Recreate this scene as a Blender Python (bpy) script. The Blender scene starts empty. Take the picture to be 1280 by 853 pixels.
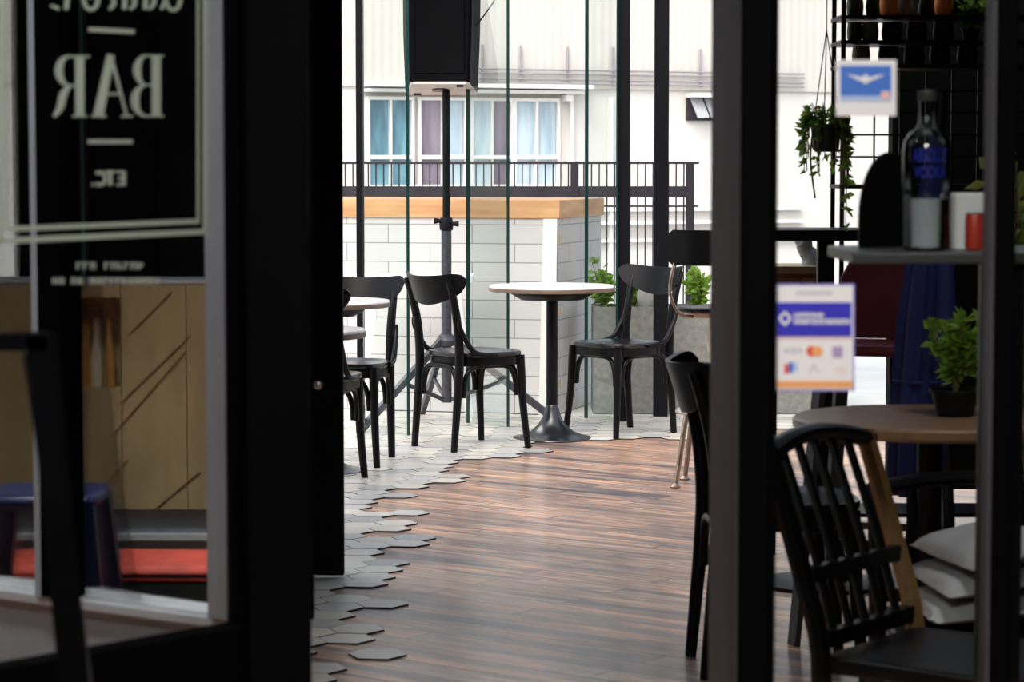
import bpy, bmesh, math, random
from mathutils import Vector, Matrix
random.seed(7)
S = bpy.context.scene
COL = S.collection
R = math.radians
PI = math.pi
# ------------------------------------------------------------------ camera model (1280x853)
FPX, CH, PITCH = 3200.0, 1.33, math.atan((426.5-203)/3200.0)
CP, SP = math.cos(PITCH), math.sin(PITCH)
def ray(px, py):
    u = (px-640)/FPX; v = (426.5-py)/FPX
    return Vector((u, CP+v*SP, v*CP-SP))
def at(px, py, Y):
    d = ray(px, py); t = Y/d.y
    return Vector((d.x*t, Y, CH+d.z*t))
def fl(px, py):
    d = ray(px, py); t = -CH/d.z
    return Vector((d.x*t, d.y*t, 0))
def zat(py, Y): return at(640, py, Y).z
def xat(px, Y): return (px-640)/FPX*Y*1.0
class Plane:
    """vertical plane through two floor points; hit() meets the sight line of a pixel"""
    def __init__(s, a, b):
        s.a = Vector((a[0], a[1], 0)); s.d = Vector((b[0]-a[0], b[1]-a[1], 0)).normalized()
        s.n = Vector((s.d.y, -s.d.x, 0))      # points towards the camera side
        if s.n.y > 0: s.n = -s.n
    def hit(s, px, py, off=0.0):
        d = ray(px, py); o = Vector((0, 0, CH))
        t = (s.a-o).dot(s.n)/d.dot(s.n)
        return o+d*t+s.n*off
    def u(s, px, py=300): return (s.hit(px, py)-s.a).dot(s.d)
    def p(s, u, z, off=0.0): return s.a+s.d*u+Vector((0, 0, z))+s.n*off

# ------------------------------------------------------------------ materials
def mat(name, col, rough=.5, metal=0, spec=.5, var=.0, scale=8, bump=0, bscale=60, stretch=(1, 1, 1), col2=None, coat=0):
    m = bpy.data.materials.new(name); m.use_nodes = True
    nt = m.node_tree; b = nt.nodes['Principled BSDF']
    b.inputs['Roughness'].default_value = rough; b.inputs['Metallic'].default_value = metal
    b.inputs['Specular IOR Level'].default_value = spec
    b.inputs['Coat Weight'].default_value = coat
    tc = nt.nodes.new('ShaderNodeTexCoord'); mp = nt.nodes.new('ShaderNodeMapping')
    mp.inputs['Scale'].default_value = stretch
    nt.links.new(tc.outputs['Object'], mp.inputs['Vector'])
    n = nt.nodes.new('ShaderNodeTexNoise'); n.inputs['Scale'].default_value = scale; n.inputs['Detail'].default_value = 5
    nt.links.new(mp.outputs['Vector'], n.inputs['Vector'])
    r = nt.nodes.new('ShaderNodeValToRGB')
    c2 = col2 or [min(1, c*(1+var)) for c in col]
    c1 = col if col2 else [c*(1-var) for c in col]
    r.color_ramp.elements[0].color = (*c1, 1); r.color_ramp.elements[1].color = (*c2, 1)
    r.color_ramp.elements[0].position = .32; r.color_ramp.elements[1].position = .68
    nt.links.new(n.outputs['Fac'], r.inputs['Fac']); nt.links.new(r.outputs['Color'], b.inputs['Base Color'])
    if bump:
        n2 = nt.nodes.new('ShaderNodeTexNoise'); n2.inputs['Scale'].default_value = bscale
        nt.links.new(mp.outputs['Vector'], n2.inputs['Vector'])
        bp = nt.nodes.new('ShaderNodeBump'); bp.inputs['Strength'].default_value = bump; bp.inputs['Distance'].default_value = .01
        nt.links.new(n2.outputs['Fac'], bp.inputs['Height']); nt.links.new(bp.outputs['Normal'], b.inputs['Normal'])
    return m
def glass(name, tint, refl=1.0):
    m = bpy.data.materials.new(name); m.use_nodes = True; nt = m.node_tree; nt.nodes.clear()
    o = nt.nodes.new('ShaderNodeOutputMaterial'); t = nt.nodes.new('ShaderNodeBsdfTransparent'); g = nt.nodes.new('ShaderNodeBsdfGlossy')
    f = nt.nodes.new('ShaderNodeFresnel'); x = nt.nodes.new('ShaderNodeMixShader'); k = nt.nodes.new('ShaderNodeMath')
    k.operation = 'MULTIPLY'; k.inputs[1].default_value = refl
    t.inputs[0].default_value = (*tint, 1); g.inputs['Roughness'].default_value = .01
    f.inputs['IOR'].default_value = 1.45
    nt.links.new(f.outputs[0], k.inputs[0]); nt.links.new(k.outputs[0], x.inputs[0])
    nt.links.new(t.outputs[0], x.inputs[1]); nt.links.new(g.outputs[0], x.inputs[2]); nt.links.new(x.outputs[0], o.inputs[0])
    return m
M = {}
M['chair'] = mat('black_lacquered_wood', (.0035, .0035, .004), .36, spec=.14, var=.3, scale=14, stretch=(1, 1, .2))
M['chairseat'] = mat('black_seat_wood', (.006, .006, .007), .26, spec=.5, var=.3, scale=14)
M['basegloss'] = mat('glossy_black_base', (.012, .013, .016), .24, spec=.6, var=.2)
M['steel'] = mat('black_steel', (.004, .0045, .006), .42, spec=.15, var=.2)
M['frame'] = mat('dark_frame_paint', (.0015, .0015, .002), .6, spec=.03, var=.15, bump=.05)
M['framegrey'] = mat('charcoal_frame_and_lit_reveal', (.05, .052, .06), .6, spec=.15, var=.1)
M['mullion'] = mat('lit_mullion_grey', (.09, .09, .10), .6, spec=.15, var=.1)
M['wallblack'] = mat('black_wall_paint', (.004, .004, .0045), .8, spec=.1, var=.2, bump=.1)
M['ceiling'] = mat('dark_ceiling', (.035, .033, .03), .9, var=.1)
M['marble'] = mat('pale_stone_top', (.72, .70, .67), .22, var=.12, scale=5)
M['edge'] = mat('brown_wood_edge', (.15, .10, .07), .45, var=.25, scale=12)
M['white'] = mat('white_paint', (.68, .68, .665), .5, var=.03)
M['whitetop'] = mat('bright_white_laminate', (.93, .94, .93), .4, var=.02)
M['tape'] = mat('beige_tape', (.62, .47, .25), .7, var=.1)
M['concrete'] = mat('grey_concrete', (.17, .165, .15), .85, var=.22, scale=30, bump=.35, bscale=140)
M['ground'] = mat('pale_paving', (.62, .61, .59), .7, var=.08, scale=3)
M['speaker'] = mat('black_speaker_plastic', (.0015, .0015, .002), .55, spec=.04, var=.2, bump=.2, bscale=300)
M['speakerbase'] = mat('bounce_lit_speaker_underside', (.55, .50, .48), .6, var=.08)
M['stand'] = mat('grey_black_metal', (.045, .047, .058), .4, metal=.3, var=.3, scale=60)
M['chrome'] = mat('worn_metal', (.62, .58, .52), .3, metal=.9, var=.2, scale=30)
M['bronze'] = mat('brown_metal', (.30, .22, .17), .35, metal=.8, var=.3, scale=25)
M['beige'] = mat('beige_column_paint', (.55, .45, .33), .5, var=.15)
M['rail'] = mat('dark_railing_paint', (.028, .025, .030), .55, spec=.15, var=.2)
M['leaf'] = mat('green_leaf', (.16, .30, .035), .5, var=.45, scale=30)
M['leafdark'] = mat('deep_green_leaf', (.06, .15, .03), .5, var=.5, scale=30)
M['leafpale'] = mat('pale_green_leaf', (.32, .38, .10), .55, var=.4, scale=20)
def leaflight(m, c):
    nt = m.node_tree; o = [n for n in nt.nodes if n.type == 'OUTPUT_MATERIAL'][0]; b = nt.nodes['Principled BSDF']
    t = nt.nodes.new('ShaderNodeBsdfTranslucent'); t.inputs[0].default_value = (*c, 1); x = nt.nodes.new('ShaderNodeMixShader'); x.inputs[0].default_value = .45
    nt.links.new(b.outputs[0], x.inputs[1]); nt.links.new(t.outputs[0], x.inputs[2]); nt.links.new(x.outputs[0], o.inputs[0])
leaflight(M['leaf'], (.30, .45, .06)); leaflight(M['leafdark'], (.12, .25, .04)); leaflight(M['leafpale'], (.42, .48, .12))
M['stem'] = mat('plant_stem', (.22, .17, .07), .7, var=.3)
M['soil'] = mat('dark_soil', (.03, .022, .015), .95, var=.4, bump=.5)
M['pot'] = mat('black_pot', (.008, .009, .009), .5, spec=.2, var=.3)
M['potgreen'] = mat('dark_green_pot', (.012, .03, .016), .4, var=.3)
M['potgrey'] = mat('grey_stone_pot', (.28, .27, .25), .8, var=.3, bump=.3)
M['terracotta'] = mat('terracotta', (.85, .26, .06), .7, var=.2)
M['tan'] = mat('tan_wood', (.46, .36, .19), .5, var=.18, scale=6, stretch=(3, 3, .6))
M['orangewood'] = mat('orange_wood', (.50, .24, .09), .5, var=.3, scale=6, stretch=(1, 1, 6))
M['tabletop'] = mat('brown_table_wood', (.27, .16, .09), .3, var=.3, scale=8, stretch=(1, 8, 1))
M['navy'] = mat('navy_metal', (.012, .018, .09), .35, var=.2)
M['navycloth'] = mat('navy_cloth', (.010, .016, .11), .8, var=.3, bump=.3)
M['red'] = mat('red_cushion', (.55, .07, .05), .7, var=.3, scale=14)
M['greenglass'] = mat('dark_green_base', (.02, .045, .045), .3, var=.2)
M['maroon'] = mat('maroon_paint', (.16, .012, .03), .4, var=.2)
M['greymetal'] = mat('grey_metal', (.085, .085, .09), .4, metal=.4, var=.15)
M['brownstick'] = mat('brown_wood', (.20, .105, .035), .5, var=.3, stretch=(4, 4, .5))
M['cushion'] = mat('pale_grey_cushion', (.42, .42, .44), .9, var=.1, scale=12, bump=.3)
M['greytrim'] = mat('grey_trim_paint', (.36, .38, .43), .5, var=.06)
M['sillwhite'] = mat('pale_sill', (.56, .58, .62), .5, var=.08)
M['signpaint'] = mat('pale_sign_paint', (.82, .86, .78), .6, var=.05)
def translucent(m):
    nt = m.node_tree; o = [n for n in nt.nodes if n.type == 'OUTPUT_MATERIAL'][0]; b = nt.nodes['Principled BSDF']
    t = nt.nodes.new('ShaderNodeBsdfTranslucent'); t.inputs[0].default_value = (.8, .84, .76, 1); x = nt.nodes.new('ShaderNodeMixShader'); x.inputs[0].default_value = .45
    nt.links.new(b.outputs[0], x.inputs[1]); nt.links.new(t.outputs[0], x.inputs[2]); nt.links.new(x.outputs[0], o.inputs[0])
translucent(M['signpaint'])
M['paperwhite'] = mat('white_card', (.86, .85, .86), .6, var=.02)
M['cardblue'] = mat('blue_print', (.035, .030, .50), .5, var=.04)
M['skyblue'] = mat('sky_blue_print', (.055, .18, .62), .5, var=.05)
M['paleblue'] = mat('pale_blue_print', (.45, .60, .85), .5, var=.1)
M['orange'] = mat('orange_print', (.90, .42, .16), .5, var=.05)
M['redprint'] = mat('red_print', (.80, .10, .06), .5, var=.05)
M['purpleprint'] = mat('mauve_print', (.42, .34, .55), .5, var=.05)
M['greyprint'] = mat('grey_print', (.45, .45, .55), .5, var=.05)
M['violetedge'] = mat('violet_edge', (.22, .20, .62), .5, var=.05)
M['pinkline'] = mat('pink_line', (.85, .55, .52), .5, var=.05)
M['bluelabel'] = mat('blue_bottle_print', (.012, .025, .42), .5, var=.05)
M['redcan'] = mat('red_can', (.55, .045, .03), .4, var=.1)
M['brass'] = mat('pale_metal_lock', (.55, .45, .42), .3, metal=.7, var=.1)
M['amber'] = mat('amber_bottle', (.62, .34, .10), .2, var=.3)
M['palebottle'] = mat('pale_bottle', (.85, .80, .66), .2, var=.15)
M['cream'] = mat('cream_facade', (.50, .482, .455), .8, var=.03, scale=1.2)
M['facwhite'] = mat('white_facade_trim', (.60, .59, .575), .7, var=.03)
M['greyflap'] = mat('grey_louvre', (.33, .34, .35), .6, var=.15)
M['pipe'] = mat('grey_pipe', (.22, .21, .23), .5, var=.1)
M['glass'] = glass('clear_glass', (.97, .985, .98), .8)
M['glasstint'] = glass('green_tinted_glass', (.935, .97, .96), .28)
M['glassdoor'] = glass('grey_door_glass', (.93, .94, .94), .5)
M['glassedge'] = mat('dark_green_glass_edge', (.004, .030, .026), .25, var=.2)
M['paleedge'] = mat('pale_teal_glass_edge', (.30, .50, .48), .3, var=.1)
M['bottleglass'] = glass('bottle_glass', (.90, .92, .93), 1.6)
M['frosted'] = mat('frosted_bottle_base', (.50, .51, .53), .4, var=.12)

def corrugated():
    m = mat('corrugated_cream_cladding', (.47, .442, .41), .7, var=.03, scale=1)
    nt = m.node_tree; b = nt.nodes['Principled BSDF']
    tc = nt.nodes.new('ShaderNodeTexCoord'); w = nt.nodes.new('ShaderNodeTexWave')
    w.inputs['Scale'].default_value = 2.2; w.bands_direction = 'X'
    nt.links.new(tc.outputs['Object'], w.inputs['Vector'])
    bp = nt.nodes.new('ShaderNodeBump'); bp.inputs['Strength'].default_value = .25; bp.inputs['Distance'].default_value = .02
    nt.links.new(w.outputs['Fac'], bp.inputs['Height']); nt.links.new(bp.outputs['Normal'], b.inputs['Normal'])
    return m
M['corrugated'] = corrugated()

def brickmat(name, c1, c2, mortar, bw, bh, ms=.012):
    m = mat(name, c1, .35, var=0); nt = m.node_tree; b = nt.nodes['Principled BSDF']
    tc = nt.nodes.new('ShaderNodeTexCoord'); sx = nt.nodes.new('ShaderNodeSeparateXYZ'); cx = nt.nodes.new('ShaderNodeCombineXYZ')
    nt.links.new(tc.outputs['Object'], sx.inputs[0])
    ad = nt.nodes.new('ShaderNodeMath'); ad.operation = 'ADD'
    nt.links.new(sx.outputs['X'], ad.inputs[0]); nt.links.new(sx.outputs['Y'], ad.inputs[1])
    nt.links.new(ad.outputs[0], cx.inputs['X']); nt.links.new(sx.outputs['Z'], cx.inputs['Y'])
    br = nt.nodes.new('ShaderNodeTexBrick'); br.inputs['Scale'].default_value = 1
    br.inputs['Brick Width'].default_value = bw; br.inputs['Row Height'].default_value = bh
    br.inputs['Mortar Size'].default_value = ms*.22; br.inputs['Mortar Smooth'].default_value = .1; br.offset = .5
    br.inputs['Color1'].default_value = (*c1, 1); br.inputs['Color2'].default_value = (*c2, 1); br.inputs['Mortar'].default_value = (*mortar, 1)
    nt.links.new(cx.outputs[0], br.inputs['Vector']); nt.links.new(br.outputs['Color'], b.inputs['Base Color'])
    bp = nt.nodes.new('ShaderNodeBump'); bp.inputs['Strength'].default_value = .5; bp.inputs['Distance'].default_value = .004; bp.invert = True
    nt.links.new(br.outputs['Fac'], bp.inputs['Height']); nt.links.new(bp.outputs['Normal'], b.inputs['Normal'])
    return m
M['tiles'] = brickmat('white_oblong_tiles', (.57, .55, .535), (.52, .51, .50), (.25, .245, .245), .47, .1)
M['counterwood'] = mat('orange_counter_wood', (.47, .22, .09), .5, scale=2.2, stretch=(1, 1, 7), col2=(.66, .40, .19))

def plankmat():
    m = bpy.data.materials.new('worn_mixed_planks'); m.use_nodes = True; nt = m.node_tree; b = nt.nodes['Principled BSDF']
    N = nt.nodes.new; L = nt.links.new
    tc = N('ShaderNodeTexCoord'); mp = N('ShaderNodeMapping'); mp.inputs['Rotation'].default_value = (0, 0, R(38))
    L(tc.outputs['Object'], mp.inputs['Vector'])
    br = N('ShaderNodeTexBrick'); br.inputs['Scale'].default_value = 1; br.inputs['Brick Width'].default_value = 1.15; br.inputs['Row Height'].default_value = .12
    br.inputs['Mortar Size'].default_value = .003; br.inputs['Mortar Smooth'].default_value = .2; br.offset = .37
    br.inputs['Color1'].default_value = (0, 0, 0, 1); br.inputs['Color2'].default_value = (1, 1, 1, 1); br.inputs['Mortar'].default_value = (.5, .5, .5, 1)
    L(mp.outputs['Vector'], br.inputs['Vector'])
    r = N('ShaderNodeValToRGB'); e = r.color_ramp.elements
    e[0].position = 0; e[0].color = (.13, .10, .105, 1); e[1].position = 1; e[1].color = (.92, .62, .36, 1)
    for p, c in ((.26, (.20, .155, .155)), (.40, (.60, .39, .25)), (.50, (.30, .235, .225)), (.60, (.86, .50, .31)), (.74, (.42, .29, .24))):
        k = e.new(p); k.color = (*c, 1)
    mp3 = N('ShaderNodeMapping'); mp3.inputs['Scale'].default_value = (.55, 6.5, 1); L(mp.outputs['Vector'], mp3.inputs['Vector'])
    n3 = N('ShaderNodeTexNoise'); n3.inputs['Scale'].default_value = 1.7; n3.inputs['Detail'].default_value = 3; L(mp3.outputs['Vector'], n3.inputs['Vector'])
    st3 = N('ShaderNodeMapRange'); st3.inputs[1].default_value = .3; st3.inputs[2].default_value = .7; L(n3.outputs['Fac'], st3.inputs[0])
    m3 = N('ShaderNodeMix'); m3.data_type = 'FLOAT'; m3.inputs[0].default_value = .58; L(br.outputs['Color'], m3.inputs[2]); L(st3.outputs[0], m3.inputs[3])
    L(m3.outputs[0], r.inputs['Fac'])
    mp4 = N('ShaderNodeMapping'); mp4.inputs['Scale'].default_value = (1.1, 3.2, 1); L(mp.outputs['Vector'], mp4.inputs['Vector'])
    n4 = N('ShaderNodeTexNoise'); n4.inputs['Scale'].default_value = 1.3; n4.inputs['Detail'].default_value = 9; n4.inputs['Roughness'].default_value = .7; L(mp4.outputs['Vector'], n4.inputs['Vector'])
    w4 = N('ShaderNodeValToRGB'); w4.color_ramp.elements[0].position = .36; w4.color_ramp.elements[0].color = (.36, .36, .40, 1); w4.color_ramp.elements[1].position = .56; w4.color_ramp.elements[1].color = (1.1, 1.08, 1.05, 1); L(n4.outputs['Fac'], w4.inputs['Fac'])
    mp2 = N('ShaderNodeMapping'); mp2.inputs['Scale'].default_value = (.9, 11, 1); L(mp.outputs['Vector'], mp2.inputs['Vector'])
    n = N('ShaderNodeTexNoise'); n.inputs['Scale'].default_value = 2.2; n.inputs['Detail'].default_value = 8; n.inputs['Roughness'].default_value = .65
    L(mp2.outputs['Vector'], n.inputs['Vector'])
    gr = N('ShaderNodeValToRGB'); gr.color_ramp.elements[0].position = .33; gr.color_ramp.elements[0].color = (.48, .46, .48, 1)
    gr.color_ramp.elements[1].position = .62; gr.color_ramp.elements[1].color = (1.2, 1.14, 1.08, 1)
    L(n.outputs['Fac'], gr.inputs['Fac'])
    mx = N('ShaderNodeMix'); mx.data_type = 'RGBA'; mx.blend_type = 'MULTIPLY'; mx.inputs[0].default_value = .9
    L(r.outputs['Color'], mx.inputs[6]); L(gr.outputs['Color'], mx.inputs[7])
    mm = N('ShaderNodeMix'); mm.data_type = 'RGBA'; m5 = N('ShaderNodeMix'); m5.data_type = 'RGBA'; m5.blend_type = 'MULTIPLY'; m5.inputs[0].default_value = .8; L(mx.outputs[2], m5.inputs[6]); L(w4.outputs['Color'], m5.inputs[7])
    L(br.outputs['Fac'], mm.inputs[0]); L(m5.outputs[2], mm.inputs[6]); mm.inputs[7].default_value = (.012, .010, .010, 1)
    L(mm.outputs[2], b.inputs['Base Color'])
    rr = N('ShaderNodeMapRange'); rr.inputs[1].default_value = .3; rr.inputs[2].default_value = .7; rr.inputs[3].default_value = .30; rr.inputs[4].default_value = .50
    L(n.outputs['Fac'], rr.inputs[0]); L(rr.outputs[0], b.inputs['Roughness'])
    bp = N('ShaderNodeBump'); b.inputs['Specular IOR Level'].default_value = .38; b.inputs['Coat Weight'].default_value = .32; b.inputs['Coat Roughness'].default_value = .2
    bp.inputs['Strength'].default_value = .25; bp.inputs['Distance'].default_value = .002
    hs = N('ShaderNodeMath'); hs.operation = 'SUBTRACT'; L(n.outputs['Fac'], hs.inputs[0]); L(br.outputs['Fac'], hs.inputs[1])
    L(hs.outputs[0], bp.inputs['Height']); L(bp.outputs['Normal'], b.inputs['Normal'])
    return m
M['planks'] = plankmat()
def hexmat():
    m = mat('pale_hexagon_tiles', (.6, .58, .54), .36, var=0); nt = m.node_tree; b = nt.nodes['Principled BSDF']
    at_ = nt.nodes.new('ShaderNodeAttribute'); at_.attribute_name = 'tilecol'
    n = nt.nodes.new('ShaderNodeTexNoise'); n.inputs['Scale'].default_value = 18; n.inputs['Detail'].default_value = 5
    tc = nt.nodes.new('ShaderNodeTexCoord'); nt.links.new(tc.outputs['Object'], n.inputs['Vector'])
    mr = nt.nodes.new('ShaderNodeMapRange'); mr.inputs[3].default_value = .78; mr.inputs[4].default_value = 1.15
    nt.links.new(n.outputs['Fac'], mr.inputs[0])
    mx = nt.nodes.new('ShaderNodeMix'); mx.data_type = 'RGBA'; mx.blend_type = 'MULTIPLY'; mx.inputs[0].default_value = 1
    nt.links.new(at_.outputs['Color'], mx.inputs[6]); nt.links.new(mr.outputs[0], mx.inputs[7])
    nt.links.new(mx.outputs[2], b.inputs['Base Color'])
    return m
M['hex'] = hexmat()
M['grout'] = mat('dark_grout', (.02, .018, .018), .9, var=.2)
def panes(name, c1, c2):
    return mat(name, c1, .12, spec=.6, scale=1.4, stretch=(3, 3, .5), col2=c2)
M['pane_teal'] = panes('teal_window_pane', (.05, .10, .15), (.17, .33, .40))
M['pane_plum'] = panes('plum_window_pane', (.10, .075, .10), (.22, .19, .24))
M['pane_pale'] = panes('pale_curtained_pane', (.26, .34, .40), (.48, .58, .62))

# ------------------------------------------------------------------ mesh building
class MB:
    def __init__(s): s.bm = bmesh.new()
    def box(s, c, size, rot=None):
        mt = Matrix.Translation(Vector(c)) @ (rot.to_4x4() if rot else Matrix()) @ Matrix.Diagonal((*size, 1))
        bmesh.ops.create_cube(s.bm, size=1, matrix=mt); return s
    def span(s, a, b):
        a, b = Vector(a), Vector(b); return s.box((a+b)/2, [abs(x) for x in (b-a)])
    def bar(s, a, b, w, h, up=(0, 0, 1)):
        a, b = Vector(a), Vector(b); y = (b-a).normalized(); x = y.cross(Vector(up))
        if x.length < 1e-4: x = Vector((1, 0, 0))
        x.normalize(); z = x.cross(y)
        return s.box((a+b)/2, (w, (b-a).length, h), Matrix((x, y, z)).transposed())
    def tube(s, pts, r, n=10, sub=0, flat=1.0, closed=False):
        pts = [Vector(p) for p in pts]; rs = list(r) if hasattr(r, '__len__') else [r]*len(pts)
        if sub:
            P, Q = [], []
            k = len(pts); rng = k if closed else k-1
            for i in range(rng):
                if closed: p0, p1, p2, p3 = pts[i-1], pts[i], pts[(i+1) % k], pts[(i+2) % k]
                else: p0, p1, p2, p3 = pts[max(i-1, 0)], pts[i], pts[i+1], pts[min(i+2, k-1)]
                for j in range(sub):
                    t = j/sub
                    P.append(.5*((2*p1)+(p2-p0)*t+(2*p0-5*p1+4*p2-p3)*t*t+(3*p1-p0-3*p2+p3)*t**3)); Q.append(rs[i]*(1-t)+rs[(i+1) % k]*t)
            if not closed: P.append(pts[-1]); Q.append(rs[-1])
            pts, rs = P, Q
        rings = []; k = len(pts); up = None
        for i, p in enumerate(pts):
            if closed: t = pts[(i+1) % k]-pts[i-1]
            else: t = pts[min(i+1, k-1)]-pts[max(i-1, 0)]
            t.normalize()
            if up is None: up = Vector((0, 0, 1)) if abs(t.z) < .9 else Vector((0, 1, 0))
            x = t.cross(up).normalized(); up = x.cross(t).normalized()
            rings.append([s.bm.verts.new(p+(x*math.cos(2*PI*j/n)+up*math.sin(2*PI*j/n)*flat)*rs[i]) for j in range(n)])
        for i in range(k if closed else k-1):
            a, b = rings[i], rings[(i+1) % k]
            for j in range(n): s.bm.faces.new((a[j], a[(j+1) % n], b[(j+1) % n], b[j]))
        if not closed: s.bm.faces.new(rings[0][::-1]); s.bm.faces.new(rings[-1])
        return s
    def loft(s, rings, cap=True):
        vr = [[s.bm.verts.new(Vector(p)) for p in r] for r in rings]; n = len(vr[0])
        for a, b in zip(vr, vr[1:]):
            for j in range(n): s.bm.faces.new((a[j], a[(j+1) % n], b[(j+1) % n], b[j]))
        if cap: s.bm.faces.new(vr[0][::-1]); s.bm.faces.new(vr[-1])
        return s
    def lathe(s, prof, c=(0, 0, 0), n=40, rot=None):
        c = Vector(c); q = rot or Matrix.Identity(3)
        return s.loft([[c+q @ Vector((r*math.cos(2*PI*j/n), r*math.sin(2*PI*j/n), z)) for j in range(n)] for r, z in prof])
    def prism(s, poly, vec):
        poly = [Vector(p) for p in poly]; vec = Vector(vec)
        return s.loft([poly, [p+vec for p in poly]])
    def ball(s, c, r, sc=(1, 1, 1), n=16):
        bmesh.ops.create_uvsphere(s.bm, u_segments=n, v_segments=max(6, n//2), radius=r, matrix=Matrix.Translation(Vector(c)) @ Matrix.Diagonal((*sc, 1))); return s
    def leaf(s, p, d, L, w, up=None):
        p = Vector(p); d = Vector(d).normalized(); x = d.cross(Vector((random.uniform(-1, 1), random.uniform(-1, 1), random.uniform(-.3, 1))))
        if x.length < .05: x = d.cross(Vector((1, .3, .2)))
        x.normalize(); nn = x.cross(d)
        a = s.bm.verts.new(p); m1 = s.bm.verts.new(p+d*L*.5+x*w*.5); m2 = s.bm.verts.new(p+d*L*.5-x*w*.5); mc = s.bm.verts.new(p+d*L*.5-nn*w*.18); e = s.bm.verts.new(p+d*L-nn*L*.12)
        s.bm.faces.new((a, m1, mc)); s.bm.faces.new((m1, e, mc)); s.bm.faces.new((a, mc, m2)); s.bm.faces.new((m2, mc, e)); return s
    def build(s, name, m, parent=None, world=False, bevel=0, smooth=True, angle=38, origin=True, mats=None):
        bm = s.bm; bmesh.ops.recalc_face_normals(bm, faces=bm.faces[:])
        me = bpy.data.meshes.new(name); bm.to_mesh(me); bm.free()
        for k in (mats or [m]): me.materials.append(k)
        if smooth:
            me.polygons.foreach_set('use_smooth', [True]*len(me.polygons)); me.set_sharp_from_angle(angle=R(angle))
        o = bpy.data.objects.new(name, me); COL.objects.link(o)
        if parent:
            o.parent = parent
            if world: me.transform(WM[parent.name].inverted())
            WM[o.name] = WM.get(parent.name, Matrix())
        elif origin and len(me.vertices):
            xs = [v.co for v in me.vertices]; lo = Vector([min(v[i] for v in xs) for i in range(3)]); hi = Vector([max(v[i] for v in xs) for i in range(3)])
            c = Vector(((lo.x+hi.x)/2, (lo.y+hi.y)/2, lo.z)); me.transform(Matrix.Translation(-c)); o.location = c
            WM[o.name] = Matrix.Translation(c)
        if bevel:
            b = o.modifiers.new('bevel', 'BEVEL'); b.width = bevel; b.segments = 2; b.limit_method = 'ANGLE'; b.angle_limit = R(40)
        return o
WM = {}
def tag(o, label=None, cat=None, group=None, kind=None):
    if label: o['label'] = label
    if cat: o['category'] = cat
    if group: o['group'] = group
    if kind: o['kind'] = kind
    return o
def thing(name, label, cat, loc=(0, 0, 0), rz=0, group=None, kind=None):
    o = bpy.data.objects.new(name, None); COL.objects.link(o); o.location = loc; o.rotation_euler = (0, 0, rz); o.empty_display_size = .1
    WM[o.name] = Matrix.Translation(Vector(loc)) @ Matrix.Rotation(rz, 4, 'Z')
    return tag(o, label, cat, group, kind)
def struct(name, loc=(0, 0, 0)):
    o = thing(name, None, None, loc); o['kind'] = 'structure'; return o
def st(o): o['kind'] = 'structure'; return o
def dup(root, loc, rz, label):
    def cp(o, par):
        c = o.copy(); COL.objects.link(c)
        if par: c.parent = par
        for ch in o.children: cp(ch, c)
        return c
    r = cp(root, None); r.location = loc; r.rotation_euler = (0, 0, rz); r['label'] = label; return r

# ================================================================== SETTING
# floors -----------------------------------------------------------
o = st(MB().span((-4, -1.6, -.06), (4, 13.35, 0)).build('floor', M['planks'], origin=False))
o = st(MB().span((-30, 13.35, -.08), (30, 17.6, -.004)).build('ground', M['ground'], origin=False))
edge = [fl(*p) for p in ((960, 540), (850, 549), (700, 553), (640, 568), (590, 583), (550, 600), (505, 625), (492, 655), (500, 676), (500, 700), (483, 722), (478, 745), (490, 765), (470, 785), (452, 806), (425, 835), (380, 880))]
def tiled(x, y):
    best = None
    for a, b in zip(edge, edge[1:]):
        ab = b-a; t = max(0, min(1, ((x-a.x)*ab.x+(y-a.y)*ab.y)/ab.length_squared)); q = a+ab*t
        dd = (x-q.x)**2+(y-q.y)**2
        if best is None or dd < best[0]: best = (dd, ab.x*(y-a.y)-ab.y*(x-a.x))
    return -best[1]*1.0, math.sqrt(best[0])
hb = bmesh.new(); lay = hb.loops.layers.float_color.new('tilecol')
HR = .082; GA = R(-7)
rr = random.Random(3)
for i in range(-60, 60):
    for j in range(-60, 60):
        hx = 1.5*HR*i; hy = math.sqrt(3)*HR*(j+.5*(i % 2))
        x = hx*math.cos(GA)-hy*math.sin(GA); y = 9.8+hx*math.sin(GA)+hy*math.cos(GA)
        if not (-3.2 < x < 2.6 and 6.3 < y < 13.4): continue
        sd, dist = tiled(x, y)
        ins = sd > 0
        if not ins and not (dist < .075 and rr.random() < .35): continue
        if ins and dist < .09 and rr.random() < .45: continue
        base = rr.choice([(.66, .63, .56), (.60, .58, .53), (.70, .65, .55), (.52, .50, .47), (.62, .58, .50), (.44, .43, .41)])
        k = rr.uniform(.85, 1.08); c = (*[v*k for v in base], 1)
        r_ = HR-.0018; z = .0055+rr.uniform(-.0008, .0008)
        top = [hb.verts.new((x+r_*math.cos(GA+PI/3*q), y+r_*math.sin(GA+PI/3*q), z)) for q in range(6)]
        bot = [hb.verts.new((v.co.x, v.co.y, 0)) for v in top]
        f = hb.faces.new(top); f.material_index = 0
        for l in f.loops: l[lay] = c
        for q in range(6):
            f = hb.faces.new((bot[q], bot[(q+1) % 6], top[(q+1) % 6], top[q])); f.material_index = 1
            for l in f.loops: l[lay] = (.02, .02, .02, 1)
me = bpy.data.meshes.new('floor_tiles'); hb.to_mesh(me); hb.free(); me.materials.append(M['hex']); me.materials.append(M['grout'])
o = bpy.data.objects.new('floor_tiles', me); COL.objects.link(o); st(o)

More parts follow.
